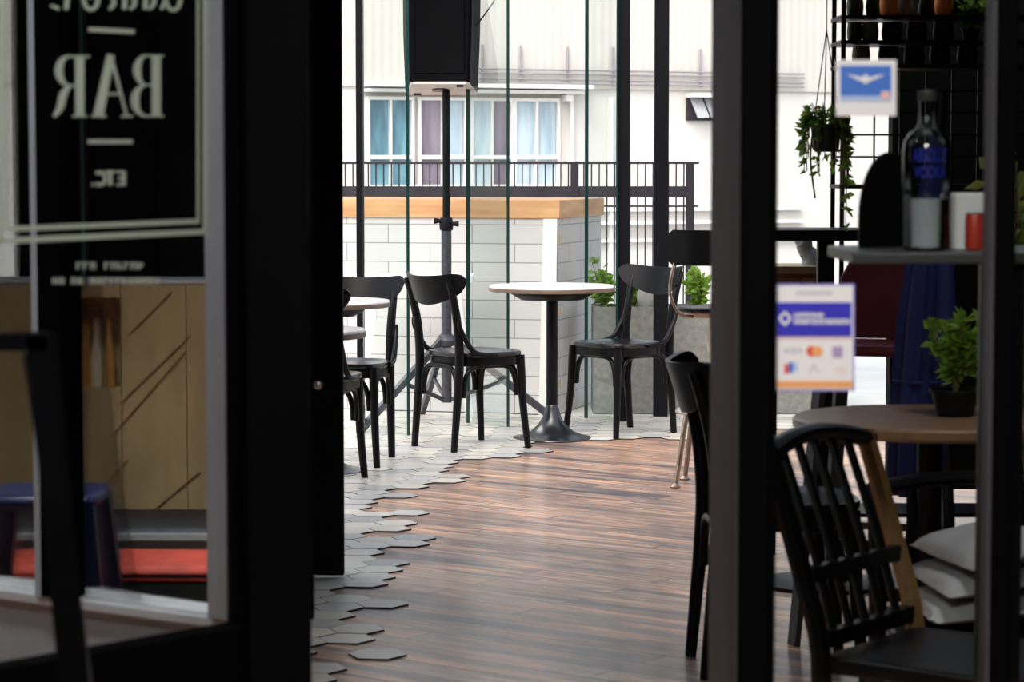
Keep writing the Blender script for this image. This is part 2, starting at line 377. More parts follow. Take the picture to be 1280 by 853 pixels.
st(MB().span((-4, -1.6, 2.75), (4, 8.35, 2.9)).build('ceiling', M['ceiling'], origin=False))
st(MB().span((-2.3, -1.7, 0), (2.4, -1.6, 2.75)).build('wall_back', M['wallblack'], origin=False))
st(MB().span((-2.3, -1.6, 0), (-2.2, 4.6, 2.75)).span((-2.3, 4.6, 0), (-2.2, 8.2, 2.75)).build('wall_left', M['wallblack'], origin=False))
st(MB().span((2.3, -1.6, 0), (2.4, 9.2, 2.75)).build('wall_right', M['wallblack'], origin=False))
st(MB().span((xat(1114, 9.2), 9.2, .15), (2.4, 9.3, 2.75)).build('wall_rear_right', M['wallblack'], origin=False))
st(MB().span((-1.595, 8.2, 0), (-.66, 8.3, 2.75)).build('wall_rear_left', M['wallblack'], origin=False))
st(MB().span((.30, 13.0, 2.62), (4, 15.6, 2.72)).build('shade_canopy', M['ceiling'], origin=False))  # unseen canopy added to shade the planter and the counter's side
# dark door leaf whose edge bounds the doorway view
d2 = struct('door_2', (xat(428, 8.1), 8.1, 0))
MB().span((xat(200, 8.1), 8.1, .014), (xat(428, 8.1), 8.14, 2.5)).build('door_panel', M['wallblack'], d2, True, bevel=.003)
p = at(397, 482, 8.07)
k = MB().lathe([(.002, 0), (.016, .001), (.0175, .022), (.013, .032), (.002, .035)], (p.x, 8.1, p.z), 20, Matrix.Rotation(R(90), 3, 'X')).build('door_lock', M['brass'], d2, True)
k['label'] = 'small pale metal lock'

# right-hand jamb and mullion of the front glazing --------------------
st(MB().span((.285, 3.2, 0), (.325, 3.66, 2.75)).span((.325, 3.2, 0), (.332, 3.26, 2.75)).build('trim_1', M['frame'], bevel=.003))
st(MB().span((.2835, 3.21, 0), (.285, 3.655, 2.75)).build('trim_10', M['framegrey']))  # light on the jamb reveal, painted in as a lighter sheet
st(MB().span((.6015, 3.203, 0), (.603, 3.272, 2.75)).build('trim_11', M['mullion']))  # thin lighter sheet whose grey holds the light on the mullion's side
st(MB().span((.603, 3.2, 0), (.63, 3.275, 2.75)).build('trim_2', M['frame'], bevel=.003))
st(MB().span((1.30, 3.2, 0), (1.36, 3.275, 2.75)).build('trim_3', M['frame'], bevel=.003))
st(MB().span((1.36, 3.2, 0), (2.3, 3.28, 2.75)).build('wall_front_right', M['wallblack'], origin=False))
for n, (a, b) in enumerate(((.332, .603), (.63, 1.30))):
    w = struct('window_%d' % (n+1), ((a+b)/2, 3.235, 0))
    MB().span((a, 3.232, .02), (b, 3.238, 2.75)).build('pane', M['glass'], w, True)
    MB().span((a, 3.215, 0), (b, 3.255, .03)).build('window_rail', M['frame'], w, True)

# left: open glazed door leaf with the painted sign -------------------
A0, A1 = (xat(-40, 3.015), 3.015), (xat(332, 3.36), 3.36)
LP = Plane(A0, A1)
dr = struct('door_1', (A0[0], A0[1], 0))
def slab(pl, px0, px1, z0, z1, t, off=0):
    u0, u1 = pl.u(px0), pl.u(px1)
    return [pl.p(u0, z0, off), pl.p(u1, z0, off), pl.p(u1, z1, off), pl.p(u0, z1, off)], -pl.n*t
def addslab(mb, *a): q, v = slab(*a); return mb.prism(q, v)
m_ = MB(); addslab(m_, LP, -60, 312, .718, 2.4, .006, -.012); m_.build('door_glass', M['glassdoor'], dr, True)
m_ = MB(); addslab(m_, LP, 308, 336, .02, 2.45, .045); addslab(m_, LP, 303, 309, .718, 2.45, .02, -.01); m_.build('door_stile', M['frame'], dr, True, bevel=.002)
m_ = MB(); addslab(m_, LP, -75, 308, .02, .722, .04); m_.build('door_rail', M['frame'], dr, True, bevel=.002)
m_ = MB(); addslab(m_, LP, -75, 308, 2.35, 2.45, .04); m_.build('door_rail', M['frame'], dr, True, bevel=.002)
m_ = MB(); addslab(m_, LP, -80, -60, .02, 2.45, .045); m_.build('door_stile', M['frame'], dr, True, bevel=.002)
def poly_on(mb, pl, pts, off=-.019, t=.0008):
    q = [pl.hit(x, y, off) for x, y in pts]
    mb.prism(q, -pl.n*t)
def seg_on(mb, pl, pts, w, off=-.019):
    """a brush stroke of the given pixel widths along pixel points"""
    ws = w if hasattr(w, '__len__') else [w]*len(pts)
    for i in range(len(pts)-1):
        (x0, y0), (x1, y1) = pts[i], pts[i+1]; L = math.hypot(x1-x0, y1-y0) or 1; nx, ny = -(y1-y0)/L, (x1-x0)/L
        a, b = ws[i]/2, ws[i+1]/2
        poly_on(mb, pl, [(x0+nx*a, y0+ny*a), (x1+nx*b, y1+ny*b), (x1-nx*b, y1-ny*b), (x0-nx*a, y0-ny*a)], off)
def arc(cx, cy, rx, ry, a0, a1, n=14): return [(cx+rx*math.cos(R(a0+(a1-a0)*i/n)), cy-ry*math.sin(R(a0+(a1-a0)*i/n))) for i in range(n+1)]
sg = MB()    # the double border
seg_on(sg, LP, [(269, -60), (269, 291)], 6); seg_on(sg, LP, [(15, -60), (12, 304)], 8)
seg_on(sg, LP, [(12, 302), (272, 290)], 7)
seg_on(sg, LP, [(22, 287), (262, 277)], 6); seg_on(sg, LP, [(260, -60), (260, 279)], 3.2); seg_on(sg, LP, [(23, -60), (21, 288)], 2.5)
b_ = sg.build('sign_border', M['signpaint'], dr, True, smooth=False); b_['label'] = 'pale painted double border line'
lt = MB()
# BAR, seen from behind the glass: R on the left, A, B on the right
def mirrored_B(x0, x1, y0, y1, lt):
    w = x1-x0; h = y1-y0; sx = x1-w*.24
    seg_on(lt, LP, [(sx, y0), (sx, y1)], w*.28)
    seg_on(lt, LP, [(x1, y0+1.2), (x1-w*.7, y0+1.2)], 2.4); seg_on(lt, LP, [(x1, y1-1.2), (x1-w*.7, y1-1.2)], 2.6)
    cx = x1-w*.55
    up = arc(cx, y0+h*.25, w*.30, h*.235, 90, 270, 16); seg_on(lt, LP, up, [2.4+7*math.sin(PI*i/16)**2 for i in range(17)])
    lo = arc(cx, y0+h*.735, w*.37, h*.25, 90, 270, 16); seg_on(lt, LP, lo, [2.4+8*math.sin(PI*i/16)**2 for i in range(17)])
    seg_on(lt, LP, [(cx+1, y0+h*.485), (sx, y0+h*.485)], 2.4)
mirrored_B(178, 217, 68, 146, lt)
seg_on(lt, LP, [(151, 68), (135, 146)], [9, 12]); seg_on(lt, LP, [(151, 70), (171, 146)], [4, 2.6]); seg_on(lt, LP, [(143, 117), (163, 117)], 2.6)
seg_on(lt, LP, [(127, 145), (145, 145)], 2.6); seg_on(lt, LP, [(164, 145), (178, 145)], 2.6)
seg_on(lt, LP, [(112, 69), (112, 146)], 10.5); seg_on(lt, LP, [(124, 70), (95, 70)], 2.5); seg_on(lt, LP, [(121, 145), (103, 145)], 2.6)
seg_on(lt, LP, arc(100, 88, 14, 18.5, 90, 270, 16), [2.4+7.5*math.sin(PI*i/16)**2 for i in range(17)])
seg_on(lt, LP, [(100, 106.5), (112, 106.5)], 2.4); seg_on(lt, LP, [(99, 106), (91, 118), (88, 134), (80, 146)], [5, 9, 8.5, 3])
# etc.
seg_on(lt, LP, [(167, 214), (167, 232)], 5); seg_on(lt, LP, [(169, 215), (158, 215)], 3); seg_on(lt, LP, [(168, 223), (160, 223)], 3); seg_on(lt, LP, [(169, 231), (158, 231)], 3)
seg_on(lt, LP, [(150, 215), (150, 232)], 5); seg_on(lt, LP, [(156, 215), (144, 215)], 3.4)
seg_on(lt, LP, arc(137, 223.5, 7, 8, 130, -130, 14), 4); seg_on(lt, LP, [(127, 231), (129.5, 231)], 3.4)
# rules above and below
seg_on(lt, LP, [(123, 36), (180, 39)], 5); seg_on(lt, LP, [(122, 177), (178, 177)], 5)
# the script word dinner that runs out of the top of the picture (mirrored)
def stroke_u(x): seg_on(lt, LP, arc(x, 4, 5, 8, 180, 360, 8), [4, 4, 4, 5, 5.5, 5, 4, 4, 4])
seg_on(lt, LP, arc(229, -2, 9, 14, 0, 360, 18), 4.6); seg_on(lt, LP, [(216, -52), (219, 2), (214, 11)], [4.5, 5, 3])
seg_on(lt, LP, [(206, -18), (205, 4), (199, 11)], [5, 5, 3]); seg_on(lt, LP, [(206, -30), (206, -26)], 5)
for x in (186, 160):
    seg_on(lt, LP, [(x+9, -16), (x+8, 11)], 5); seg_on(lt, LP, arc(x+1, -6, 7, 11, 0, 180, 10), 3.5); seg_on(lt, LP, [(x-6, -6), (x-5, 5), (x-11, 11)], [5, 5, 3])
seg_on(lt, LP, arc(126, -2, 9, 13, 20, -180, 14), 4.6); seg_on(lt, LP, arc(126, -6, 8, 9, 0, 180, 10), 3.5); seg_on(lt, LP, [(134, -5), (119, -4)], 3)
seg_on(lt, LP, [(98, -16), (95, 11)], 5); seg_on(lt, LP, arc(88, -6, 9, 11, 10, 150, 10), 4); seg_on(lt, LP, [(86, 10), (76, 6)], [4, 2])
# two lines of small print below the border
rr = random.Random(11)
for y, x0, x1, hgt in ((333, 100, 190, 9), (352, 78, 205, 8)):
    x = x0
    while x < x1:
        w = rr.choice((5, 6, 7)); k = rr.random()
        if k < .8:
            seg_on(lt, LP, [(x+1, y-hgt/2), (x+1, y+hgt/2)], 2.4)
            seg_on(lt, LP, [(x, y+rr.choice((-1, 1))*hgt/2*.8), (x+w, y+rr.choice((-1, 1))*hgt/2*.6)], 2.2)
            if k < .45: seg_on(lt, LP, [(x+w-1, y-hgt/2), (x+w-1, y+hgt/2)], 2.2)
        x += w+2.2
b_ = lt.build('lettering', M['signpaint'], dr, True, smooth=False); b_['label'] = 'pale painted sign writing, seen in reverse'

m_ = MB(); addslab(m_, LP, 308.5, 312, .72, 2.35, .012, .046); m_.build('glazing_bead', M['greytrim'], dr, True)
# black jamb between the leaf and the doorway
st(MB().span((-.335, 3.22, 0), (-.256, 3.235, 2.75)).build('trim_4', M['frame'], bevel=.003))
# glazed wall with sill behind the open leaf
WP = Plane((xat(0, 4.25), 4.25), (xat(252, 4.0), 4.0))
w = struct('window_3', tuple(WP.p(WP.u(120), 0)))
m_ = MB(); addslab(m_, WP, -120, 330, 0, .595, .08, -.03); m_.build('window_apron', M['greytrim'], w, True)
m_ = MB(); addslab(m_, WP, -120, 330, .595, .612, .10, -.01); m_.build('window_sill', M['sillwhite'], w, True, bevel=.003)
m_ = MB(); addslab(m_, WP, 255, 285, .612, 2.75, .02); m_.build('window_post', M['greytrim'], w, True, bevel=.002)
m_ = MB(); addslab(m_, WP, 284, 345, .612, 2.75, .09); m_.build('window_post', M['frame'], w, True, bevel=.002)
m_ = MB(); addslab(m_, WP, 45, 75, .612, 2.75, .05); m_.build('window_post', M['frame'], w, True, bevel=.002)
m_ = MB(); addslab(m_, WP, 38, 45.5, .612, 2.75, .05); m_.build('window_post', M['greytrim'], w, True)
m_ = MB(); addslab(m_, WP, -130, 285, .60, 2.75, .006, -.03); m_.build('pane', M['glass'], w, True)

# folding glass leaves at the back of the room -------------------------
def glassleaf(n, a, b, Ya, Yb, near_b=True, wa=3, wb=3.2, clip=None):
    pa, pb = Vector((xat(a, Ya), Ya, 0)), Vector((xat(b, Yb), Yb, 0))
    w = struct('window_%d' % n, tuple((pa+pb)/2)); d = (pb-pa).normalized(); q = Vector((d.y, -d.x, 0))
    MB().prism([pa+Vector((0, 0, .012)), pb+Vector((0, 0, .012)), pb+Vector((0, 0, 2.6)), pa+Vector((0, 0, 2.6))], q*.01).build('pane', M['glasstint'], w, True)
    for pp, ww in ((pa, wa), (pb, wb)):
        if ww:
            h = ww*12.5/3200/2
            MB().span((pp.x-h, pp.y-.006, .012), (pp.x+h, pp.y+.006, 2.6)).build('glass_edge', M['glassedge'], w, True)
    return w
w = glassleaf(4, 455, 510, 12.47, 12.32, wa=0, wb=3.6)
p = at(494, 365, 12.35); MB().box(p, (.026, .03, .012)).build('glass_clamp', M['steel'], w, True)
glassleaf(5, 585, 635, 12.92, 12.72, wa=5.2, wb=3.6)
glassleaf(6, 733, 771, 13.16, 13.02, wa=4.8, wb=2.6)
def post(n, a, b, Y, z1=2.6): st(MB().span((xat(a, Y), Y, 0), (xat(b, Y), Y+.05, z1)).build('trim_%d' % n, M['steel'], bevel=.002))
post(5, 445.5, 455, 12.5); post(6, 771.5, 787, 13.05); post(7, 817.5, 835.5, 13.3)
st(MB().span((-4, 12.25, 2.6), (4, 12.37, 2.75)).span((-4, 13.0, 2.6), (4, 13.12, 2.75)).build('trim_8', M['steel'], origin=False))

# ================================================================== BENTWOOD CHAIRS
def make_chair(label):
    t = thing('bentwood_chair', label, 'chair')
    n = 44
    def outline(sc, z, dip=0):
        out = []
        for i in range(n):
            a = 2*PI*i/n; c, s_ = math.cos(a), math.sin(a)
            x = math.copysign(abs(c)**.62, c); y = math.copysign(abs(s_)**.62, s_)
            wx = .192+.016*y
            out.append((x*wx*sc, .008+y*.19*sc, z))
        return out
    MB().loft([outline(.965, .432), outline(1.0, .438), outline(1.0, .450), outline(.985, .456), outline(.90, .455), outline(.78, .449), outline(.4, .447), outline(.05, .447)]).build('seat', M['chairseat'], t, angle=50)
    MB().loft([outline(.93, .392), outline(.955, .395), outline(.955, .433), outline(.93, .434)]).build('seat_frame', M['chair'], t)
    for s_ in (-1, 1):
        MB().tube([(s_*.162, .160, .436), (s_*.165, .163, .36), (s_*.170, .171, .2), (s_*.184, .19, 0)], [.0205, .0205, .018, .0145], 12, 5).build('leg', M['chair'], t)
    for s_ in (-1, 1):
        MB().tube([(s_*.158, -.218, 0), (s_*.158, -.204, .16), (s_*.158, -.190, .33), (s_*.158, -.186, .46), (s_*.160, -.200, .6), (s_*.165, -.228, .72), (s_*.168, -.254, .795)], [.0155, .018, .0205, .0215, .020, .018, .0145], 12, 5).build('back_post', M['chair'], t)
    # wide bent backrest
    nu, rows = 36, 5
    def face(off):
        g = []
        for i in range(nu+1):
            u = -1+2*i/nu; col = []
            e = max(0, (abs(u)-.80)/.20); sq = math.sqrt(max(.02, 1-e*e))
            zt = .811+.018*u*u; zb = .676+.080*u*u; mid = (zt+zb)/2+.004*e; hh = (zt-zb)/2*sq
            for r_ in range(rows):
                z = mid-hh+2*hh*r_/(rows-1)
                y = -.284+.096*u*u-(z-.76)*.32+off
                col.append(Vector((.222*u, y, z)))
            g.append(col)
        return g
    mb = MB(); F_ = [[mb.bm.verts.new(p) for p in c] for c in face(.008)]; B_ = [[mb.bm.verts.new(p) for p in c] for c in face(-.007)]
    for i in range(nu):
        for r_ in range(rows-1):
            mb.bm.faces.new((F_[i][r_], F_[i+1][r_], F_[i+1][r_+1], F_[i][r_+1])); mb.bm.faces.new((B_[i][r_+1], B_[i+1][r_+1], B_[i+1][r_], B_[i][r_]))
        mb.bm.faces.new((F_[i][-1], F_[i+1][-1], B_[i+1][-1], B_[i][-1])); mb.bm.faces.new((B_[i][0], B_[i+1][0], F_[i+1][0], F_[i][0]))
    for i in (0, nu):
        for r_ in range(rows-1): mb.bm.faces.new((F_[i][r_], F_[i][r_+1], B_[i][r_+1], B_[i][r_]))
    mb.build('backrest', M['chair'], t, angle=50)
    for s_ in (-1, 1):
        MB().tube([(s_*.181, -.206, .605), (s_*.183, -.198, .57), (s_*.186, -.165, .51), (s_*.190, -.125, .462), (s_*.196, -.07, .446), (s_*.199, 0, .442)], [.009, .012, .0125, .0125, .012, .009], 10, 5).build('seat_brace', M['chair'], t)
    def archpts(a, b, dn=.25):
        a, b = Vector(a), Vector(b); P = []
        for f, z in ((.0, dn), (.015, .31), (.07, .36), (.2, .388), (.5, .393), (.8, .388), (.93, .36), (.985, .31), (1, dn)):
            p = a.lerp(b, f); P.append((p.x, p.y, z))
        return P
    fl_, fr_, bl, br = (-.142, .158, 0), (.142, .158, 0), (-.137, -.186, 0), (.137, -.186, 0)
    for a, b in ((fl_, fr_), (bl, br), ((-.163, .135, 0), (-.158, -.163, 0)), ((.163, .135, 0), (.158, -.163, 0))):
        MB().tube(archpts(a, b), .0115, 10, 4).build('leg_arch', M['chair'], t)
    return t
def face_angle(deg): return R(deg-90)      # chair front is local +Y
ch = make_chair('black bentwood chair seen from behind, left of the central round table'); ch.location = (-.187, 11.915, 0); ch.rotation_euler = (0, 0, face_angle(37))
dup(ch, (.527, 12.5, 0), face_angle(220), 'black bentwood chair facing left, between the central round table and the bar stool')
dup(ch, (-.734, 11.27, 0), face_angle(260), 'black bentwood chair facing forward behind the round table beside the dark door')
dup(ch, (-.834, 10.56, 0), face_angle(80), 'black bentwood chair mostly hidden by the dark door, its seat edge and front leg showing')
dup(ch, (.708, 6.69, 0), face_angle(3), 'nearest black bentwood chair, only its curved back posts showing beside the grey doorway jamb')

# ================================================================== ROUND PEDESTAL TABLES
def make_table(label):
    t = thing('round_table', label, 'table', group='round pedestal tables')
    MB().lathe([(.01, .716), (.285, .716), (.300, .722), (.302, .734), (.298, .7405), (.28, .742), (.01, .742)], n=64).build('table_top', M['marble'], t)
    e_ = MB().lathe([(.296, .712), (.303, .714), (.3045, .727), (.3035, .7315), (.296, .732)], n=64).build('table_edge', M['edge'], t); e_['label'] = 'brown edge band'
    MB().lathe([(.01, .672), (.15, .672), (.198, .700), (.205, .713), (.01, .716)], n=40).build('top_plate', M['steel'], t)
    MB().lathe([(.027, .10), (.027, .69)], n=24).build('column', M['steel'], t)
    MB().lathe([(.187, 0), (.190, .004), (.187, .010), (.150, .018), (.105, .036), (.070, .066), (.045, .105), (.034, .150), (.028, .165)], n=56).build('pedestal_base', M['basegloss'], t)
    return t
tb = make_table('round pale-topped pedestal table between two black chairs, standing alone in the middle'); tb.location = (.192, 12.28, .0)
dup(tb, (-.825, 10.95, 0), 0, 'round brown-edged table standing between the two black chairs beside the dark door')
dup(tb, (-.82, 9.04, 0), 0, 'nearer round brown-edged table, only a sliver showing beside the dark door')

# ================================================================== BAR STOOL WITH BACK
bx, by = .83, 10.52
t = thing('bar_stool', 'metal bar stool with black backrest beside the grey doorway jamb', 'bar stool', (bx, by, 0), R(-12))
MB().lathe([(.01, .715), (.14, .715), (.152, .722), (.153, .732), (.145, .738), (.01, .734)]).build('seat', M['chair'], t)
MB().lathe([(.01, .695), (.10, .695), (.115, .716), (.01, .716)]).build('seat_plate', M['bronze'], t)
MB().lathe([(.016, .20), (.016, .54), (.024, .55), (.026, .575), (.018, .59), (.018, .695)], n=20).build('column', M['beige'], t)
for k in range(4):
    a = R(45+90*k); c, s_ = math.cos(a), math.sin(a)
    l = MB().tube([(c*.02, s_*.02, .50), (c*.09, s_*.09, .40), (c*.135, s_*.135, .30), (c*.17, s_*.17, .12), (c*.19, s_*.19, .012)], [.012, .012, .012, .011, .010], 10, 4).build('leg', M['bronze'], t)
    MB().lathe([(.022, 0), (.023, .006), (.012, .016), (.008, .02)], (c*.192, s_*.192, 0), 16).build('foot', M['bronze'], l)
MB().tube([(.148*math.cos(2*PI*i/28), .148*math.sin(2*PI*i/28), .305) for i in range(28)], .009, 8, closed=True).build('foot_ring', M['chrome'], t)
# backrest on the side turned to the doorway
mb = MB(); g = []
for off in (0, .016):
    gg = []
    for i in range(17):
        u = -1+i/8; e = max(0, (abs(u)-.88)/.12); hh = .072*(1-.22*e*e)
        gg.append([mb.bm.verts.new((.165*u, -.205-off+.05*u*u, .985-.02*0+hh*v+0*.0)) for v in (-1, -.9, .9, 1)])
    g.append(gg)
for i in range(16):
    for v in range(3):
        for gg in g: mb.bm.faces.new((gg[i][v], gg[i+1][v], gg[i+1][v+1], gg[i][v+1]))
    for v in (0, 3): mb.bm.faces.new((g[0][i][v], g[0][i+1][v], g[1][i+1][v], g[1][i][v]))
for i in (0, 16):
    for v in range(3): mb.bm.faces.new((g[0][i][v], g[0][i][v+1], g[1][i][v+1], g[1][i][v]))
mb.build('backrest', M['chair'], t)
for s_ in (-1, 1):
    MB().tube([(s_*.135, -.178, .93), (s_*.150, -.190, .86), (s_*.152, -.185, .79), (s_*.120, -.15, .715), (s_*.07, -.10, .70)], .0065, 8, 5).build('back_rod', M['bronze'], t)

# ================================================================== TILED COUNTER BEHIND THE GLASS
cx, cy = .24, 13.45; ca = math.atan2(.28, .96)     # front runs to the left and away
t = thing('bar_counter', 'white tiled bar counter with an orange wooden top behind the glass', 'counter', (cx, cy, 0), -ca)
# local: x to the right along the front, y away; corner at the origin
MB().span((-2.9, 0, 0), (0, .92, 1.035)).build('counter_body', M['tiles'], t)
MB().span((-2.92, -.015, 1.035), (.015, .935, 1.132)).build('counter_top', M['counterwood'], t, bevel=.004)
mb = MB(); mb.prism([(-.10, -.012, 0), (-.012, -.012, 0), (0, -.012, 1.034), (-.075, -.012, 1.034)], (0, .012, 0)); mb.build('corner_panel', M['white'], t)
mb = MB().prism([(-.012, -.010, 0), (.001, -.010, 0), (.001, -.010, 1.03), (-.003, -.010, 1.034)], (0, .012, 0)); mb.build('joint_strip', M['concrete'], t)
for z in (.90, .52, .14): 
    k = MB().span((.0005, .012, z), (.002, .055, z+.042)).build('tape_patch', M['tape'], t); k['label'] = 'small beige tape patch'

# white table with splayed legs behind the glass
wx0, wx1 = xat(442, 13.15), xat(592, 13.15)
t = thing('white_table', 'white table with tapered splayed legs in front of the tiled counter', 'table', ((wx0+wx1)/2, 13.2, 0))
hw = (wx1-wx0)/2
MB().span((-hw, -.16, .715), (hw, .16, .752)).build('table_top', M['whitetop'], t, bevel=.004)
for sx, sy in ((-1, -1), (1, -1), (-1, 1), (1, 1)):
    x1 = sx*(hw-.10); x0 = sx*(hw-.02)
    mb = MB(); mb.loft([[(x0-.014, sy*.13-.012, 0), (x0+.014, sy*.13-.012, 0), (x0+.014, sy*.13+.012, 0), (x0-.014, sy*.13+.012, 0)],
                        [(x1-.032, sy*.12-.014, .715), (x1+.032, sy*.12-.014, .715), (x1+.032, sy*.12+.014, .715), (x1-.032, sy*.12+.014, .715)]])
    mb.build('leg', M['whitetop'], t)

# loudspeaker on its tripod
tx, ty = xat(558, 12.93), 12.93
t = thing('tripod_stand', 'dark metal tripod stand behind the glass carrying the loudspeaker', 'speaker stand', (tx, ty, 0))
MB().lathe([(.019, 1.02), (.019, 1.69)], n=20).build('upper_pole', M['steel'], t)
MB().lathe([(.026, .115), (.026, 1.0)], n=20).build('lower_pole', M['stand'], t)
MB().lathe([(.026, .985), (.034, .99), (.036, 1.02), (.03, 1.05), (.02, 1.055)], n=20).build('clamp_collar', M['steel'], t)
for s_, z in ((1, 1.02), (-1, 1.035)):
    MB().tube([(s_*.02, -.01, z), (s_*.062, -.015, z)], [.008, .016], 10).build('clamp_knob', M['steel'], t)
MB().lathe([(.026, .40), (.05, .405), (.055, .43), (.04, .455), (.027, .465)], n=20).build('leg_collar', M['stand'], t)
for k, a in enumerate((-14, -134, 106)):
    c, s_ = math.cos(R(a)), math.sin(R(a)); rad = .60 if k < 2 else .52
    l = MB().bar((c*.045, s_*.045, .425), (c*rad, s_*rad, .012), .026, .034).build('leg', M['stand'], t)
    MB().ball((c*rad, s_*rad, .016), .019, n=12).build('rubber_foot', M['steel'], l)
    MB().bar((c*.02, s_*.02, .13), (c*.30, s_*.30, .232), .012, .020).build('brace', M['stand'], t)
lz = 1.712
t2 = thing('loudspeaker', 'black loudspeaker on the tripod stand behind the glass', 'loudspeaker', (xat(551, 12.9), 12.93, 1.695))
rx = Matrix.Rotation(R(-8), 3, 'X')
def sp(x, y, z): return rx @ Vector((x, y, z))
fw, bw, hh = .150, .185, .62
def ring(z, k=1): return [sp(-fw*k, -.15, z), sp(-fw*k*.9, -.165, z), sp(fw*k*.9, -.165, z), sp(fw*k, -.15, z), sp(bw*k, .16, z), sp(-bw*k, .16, z)]
def ring2(z, k): return [sp(x*k*1.0, y, z) for x, y in ((-fw, -.15), (-fw*.9, -.165), (fw*.9, -.165), (fw, -.15), (bw, .16), (-bw, .16))]
MB().loft([ring2(.012, .98), ring2(.03, 1), ring2(hh*.5, 1.06), ring2(hh, 1.08)]).build('cabinet', M['speaker'], t2)
MB().loft([ring2(0, .95), ring2(.013, .975)]).build('underside', M['speakerbase'], t2)['label'] = 'underside with bounce light in its pale grey colour'  # floor bounce on the black cabinet's bottom, painted in as pale grey
MB().loft([[sp(-.125, -.166, .05), sp(.125, -.166, .05), sp(.125, -.166, hh-.04), sp(-.125, -.166, hh-.04)], [sp(-.12, -.172, .055), sp(.12, -.172, .055), sp(.12, -.172, hh-.045), sp(-.12, -.172, hh-.045)]]).build('grille', M['speaker'], t2)
MB().lathe([(.045, -.006), (.045, .002), (.03, .004)], (0, 0, 0), 24, rx).build('pole_socket', M['stand'], t2)
for sx in (-.12, .1): MB().box(sp(sx, -.13 if sx > 0 else .12, -.004), (.035, .02, .01), rx).build('rubber_foot', M['steel'], t2)
ca_ = MB().tube([at(594, 33, 12.98), at(603, 22, 13.0), at(611, 11, 13.02), at(618, 0, 13.05), at(628, -25, 13.1), (.0, 13.15, 2.62)], .004, 8, 5).build('speaker_cable', M['steel'])
tag(ca_, 'thin black cable rising from the right of the loudspeaker', 'cable')

# ================================================================== PLANTER, SHRUBS, STONE
pl = thing('concrete_planter', 'low grey concrete planter behind the right-hand chair', 'planter', (1.05, 13.62, 0))
MB().span((.43, 13.52, 0), (1.75, 13.86, .50)).span((.43, 13.52, .50), (1.75, 13.555, .565)).span((.43, 13.825, .50), (1.75, 13.86, .565)).span((.43, 13.555, .50), (.465, 13.825, .565)).span((1.715, 13.555, .5), (1.75, 13.825, .565)).build('planter_box', M['concrete'], pl, True)
MB().span((.465, 13.555, .50), (1.715, 13.825, .535)).build('soil', M['soil'], pl, True)
def shrub(name, label, px, Y, z0, hgt, wid, n, m, group=None, leafL=.05, cat='plant'):
    x = xat(px, Y); t = thing(name, label, cat, (x, Y, z0), group=group)
    mb, sm = MB(), MB()
    for k in range(max(5, n//22)):
        a = random.uniform(0, 2*PI); rr_ = random.uniform(.1, 1)*wid*.5; tip = Vector((math.cos(a)*rr_, math.sin(a)*rr_*.7, hgt*random.uniform(.55, 1)))
        sm.tube([(0, 0, 0), tip*.5+Vector((0, 0, .02)), tip], [.004, .003, .002], 5)
        for q in range(22):
            f = random.uniform(.25, 1.05); p = tip*f
            mb.leaf(p, (random.uniform(-1, 1), random.uniform(-1, 1), random.uniform(-.2, .9)), leafL*random.uniform(.6, 1.2), leafL*.55)
    mb.build('foliage', m, t, smooth=False); sm.build('stem', M['stem'], t); return t
shrub('shrub', 'leafy green shrub in the planter seen through the glass leaf', 756, 13.68, .535, .26, .22, 330, M['leaf'])
shrub('shrub', 'green shrub in the planter just behind the right-hand chair back', 791, 13.7, .535, .23, .16, 240, M['leaf'])
shrub('shrub', 'green shrub in the planter under the bar stool backrest', 877, 13.66, .535, .22, .20, 300, M['leaf'])
s_ = MB().ball((0, 0, 0), .062, (.85, .7, 1.15), 20)
for v in s_.bm.verts: v.co *= 1+random.uniform(-.04, .04)
s_.bm.verts.ensure_lookup_table()
bmesh.ops.translate(s_.bm, verts=s_.bm.verts[:], vec=at(808, 368, 13.64)); zmin = min(v.co.z for v in s_.bm.verts); bmesh.ops.translate(s_.bm, verts=s_.bm.verts[:], vec=(0, 0, .533-zmin))
tag(s_.build('stone', M['potgrey']), 'rounded grey stone standing in the concrete planter', 'stone')

# ================================================================== TERRACE RAILING
RY = 17.0
t = thing('terrace_railing', 'dark metal terrace railing in front of the cream building', 'railing', (0, RY, 0))
zt, zm0, zm1 = zat(203, RY), zat(247, RY), zat(233, RY); zl = zat(258, RY)
MB().span((-2.6, -.02, zt-.012), (xat(873, RY), .02, zt+.006)).build('top_rail', M['rail'], t)
MB().span((-2.6, -.02, zm0), (xat(862, RY), .02, zm1)).build('middle_rail', M['rail'], t)
MB().span((xat(740, RY), -.008, zl-.006), (xat(872, RY), .008, zl+.006)).build('lower_rail', M['rail'], t)
MB().span((-2.6, -.015, .06), (xat(862, RY), .015, .09)).build('bottom_rail', M['rail'], t)
for px in (718, 862): MB().span((xat(px-5, RY), -.027, 0), (xat(px+5, RY), .027, zt)).build('post', M['rail'], t)
MB().span((-2.62, -.027, 0), (-2.56, .027, zt)).build('post', M['rail'], t)
x = xat(432, RY); px = 432
while px < 858:
    if abs(px-718) > 6: MB().span((xat(px-.85, RY), -.006, .07), (xat(px+.85, RY), .006, zt)).build('baluster', M['rail'], t)
    px += 9.6

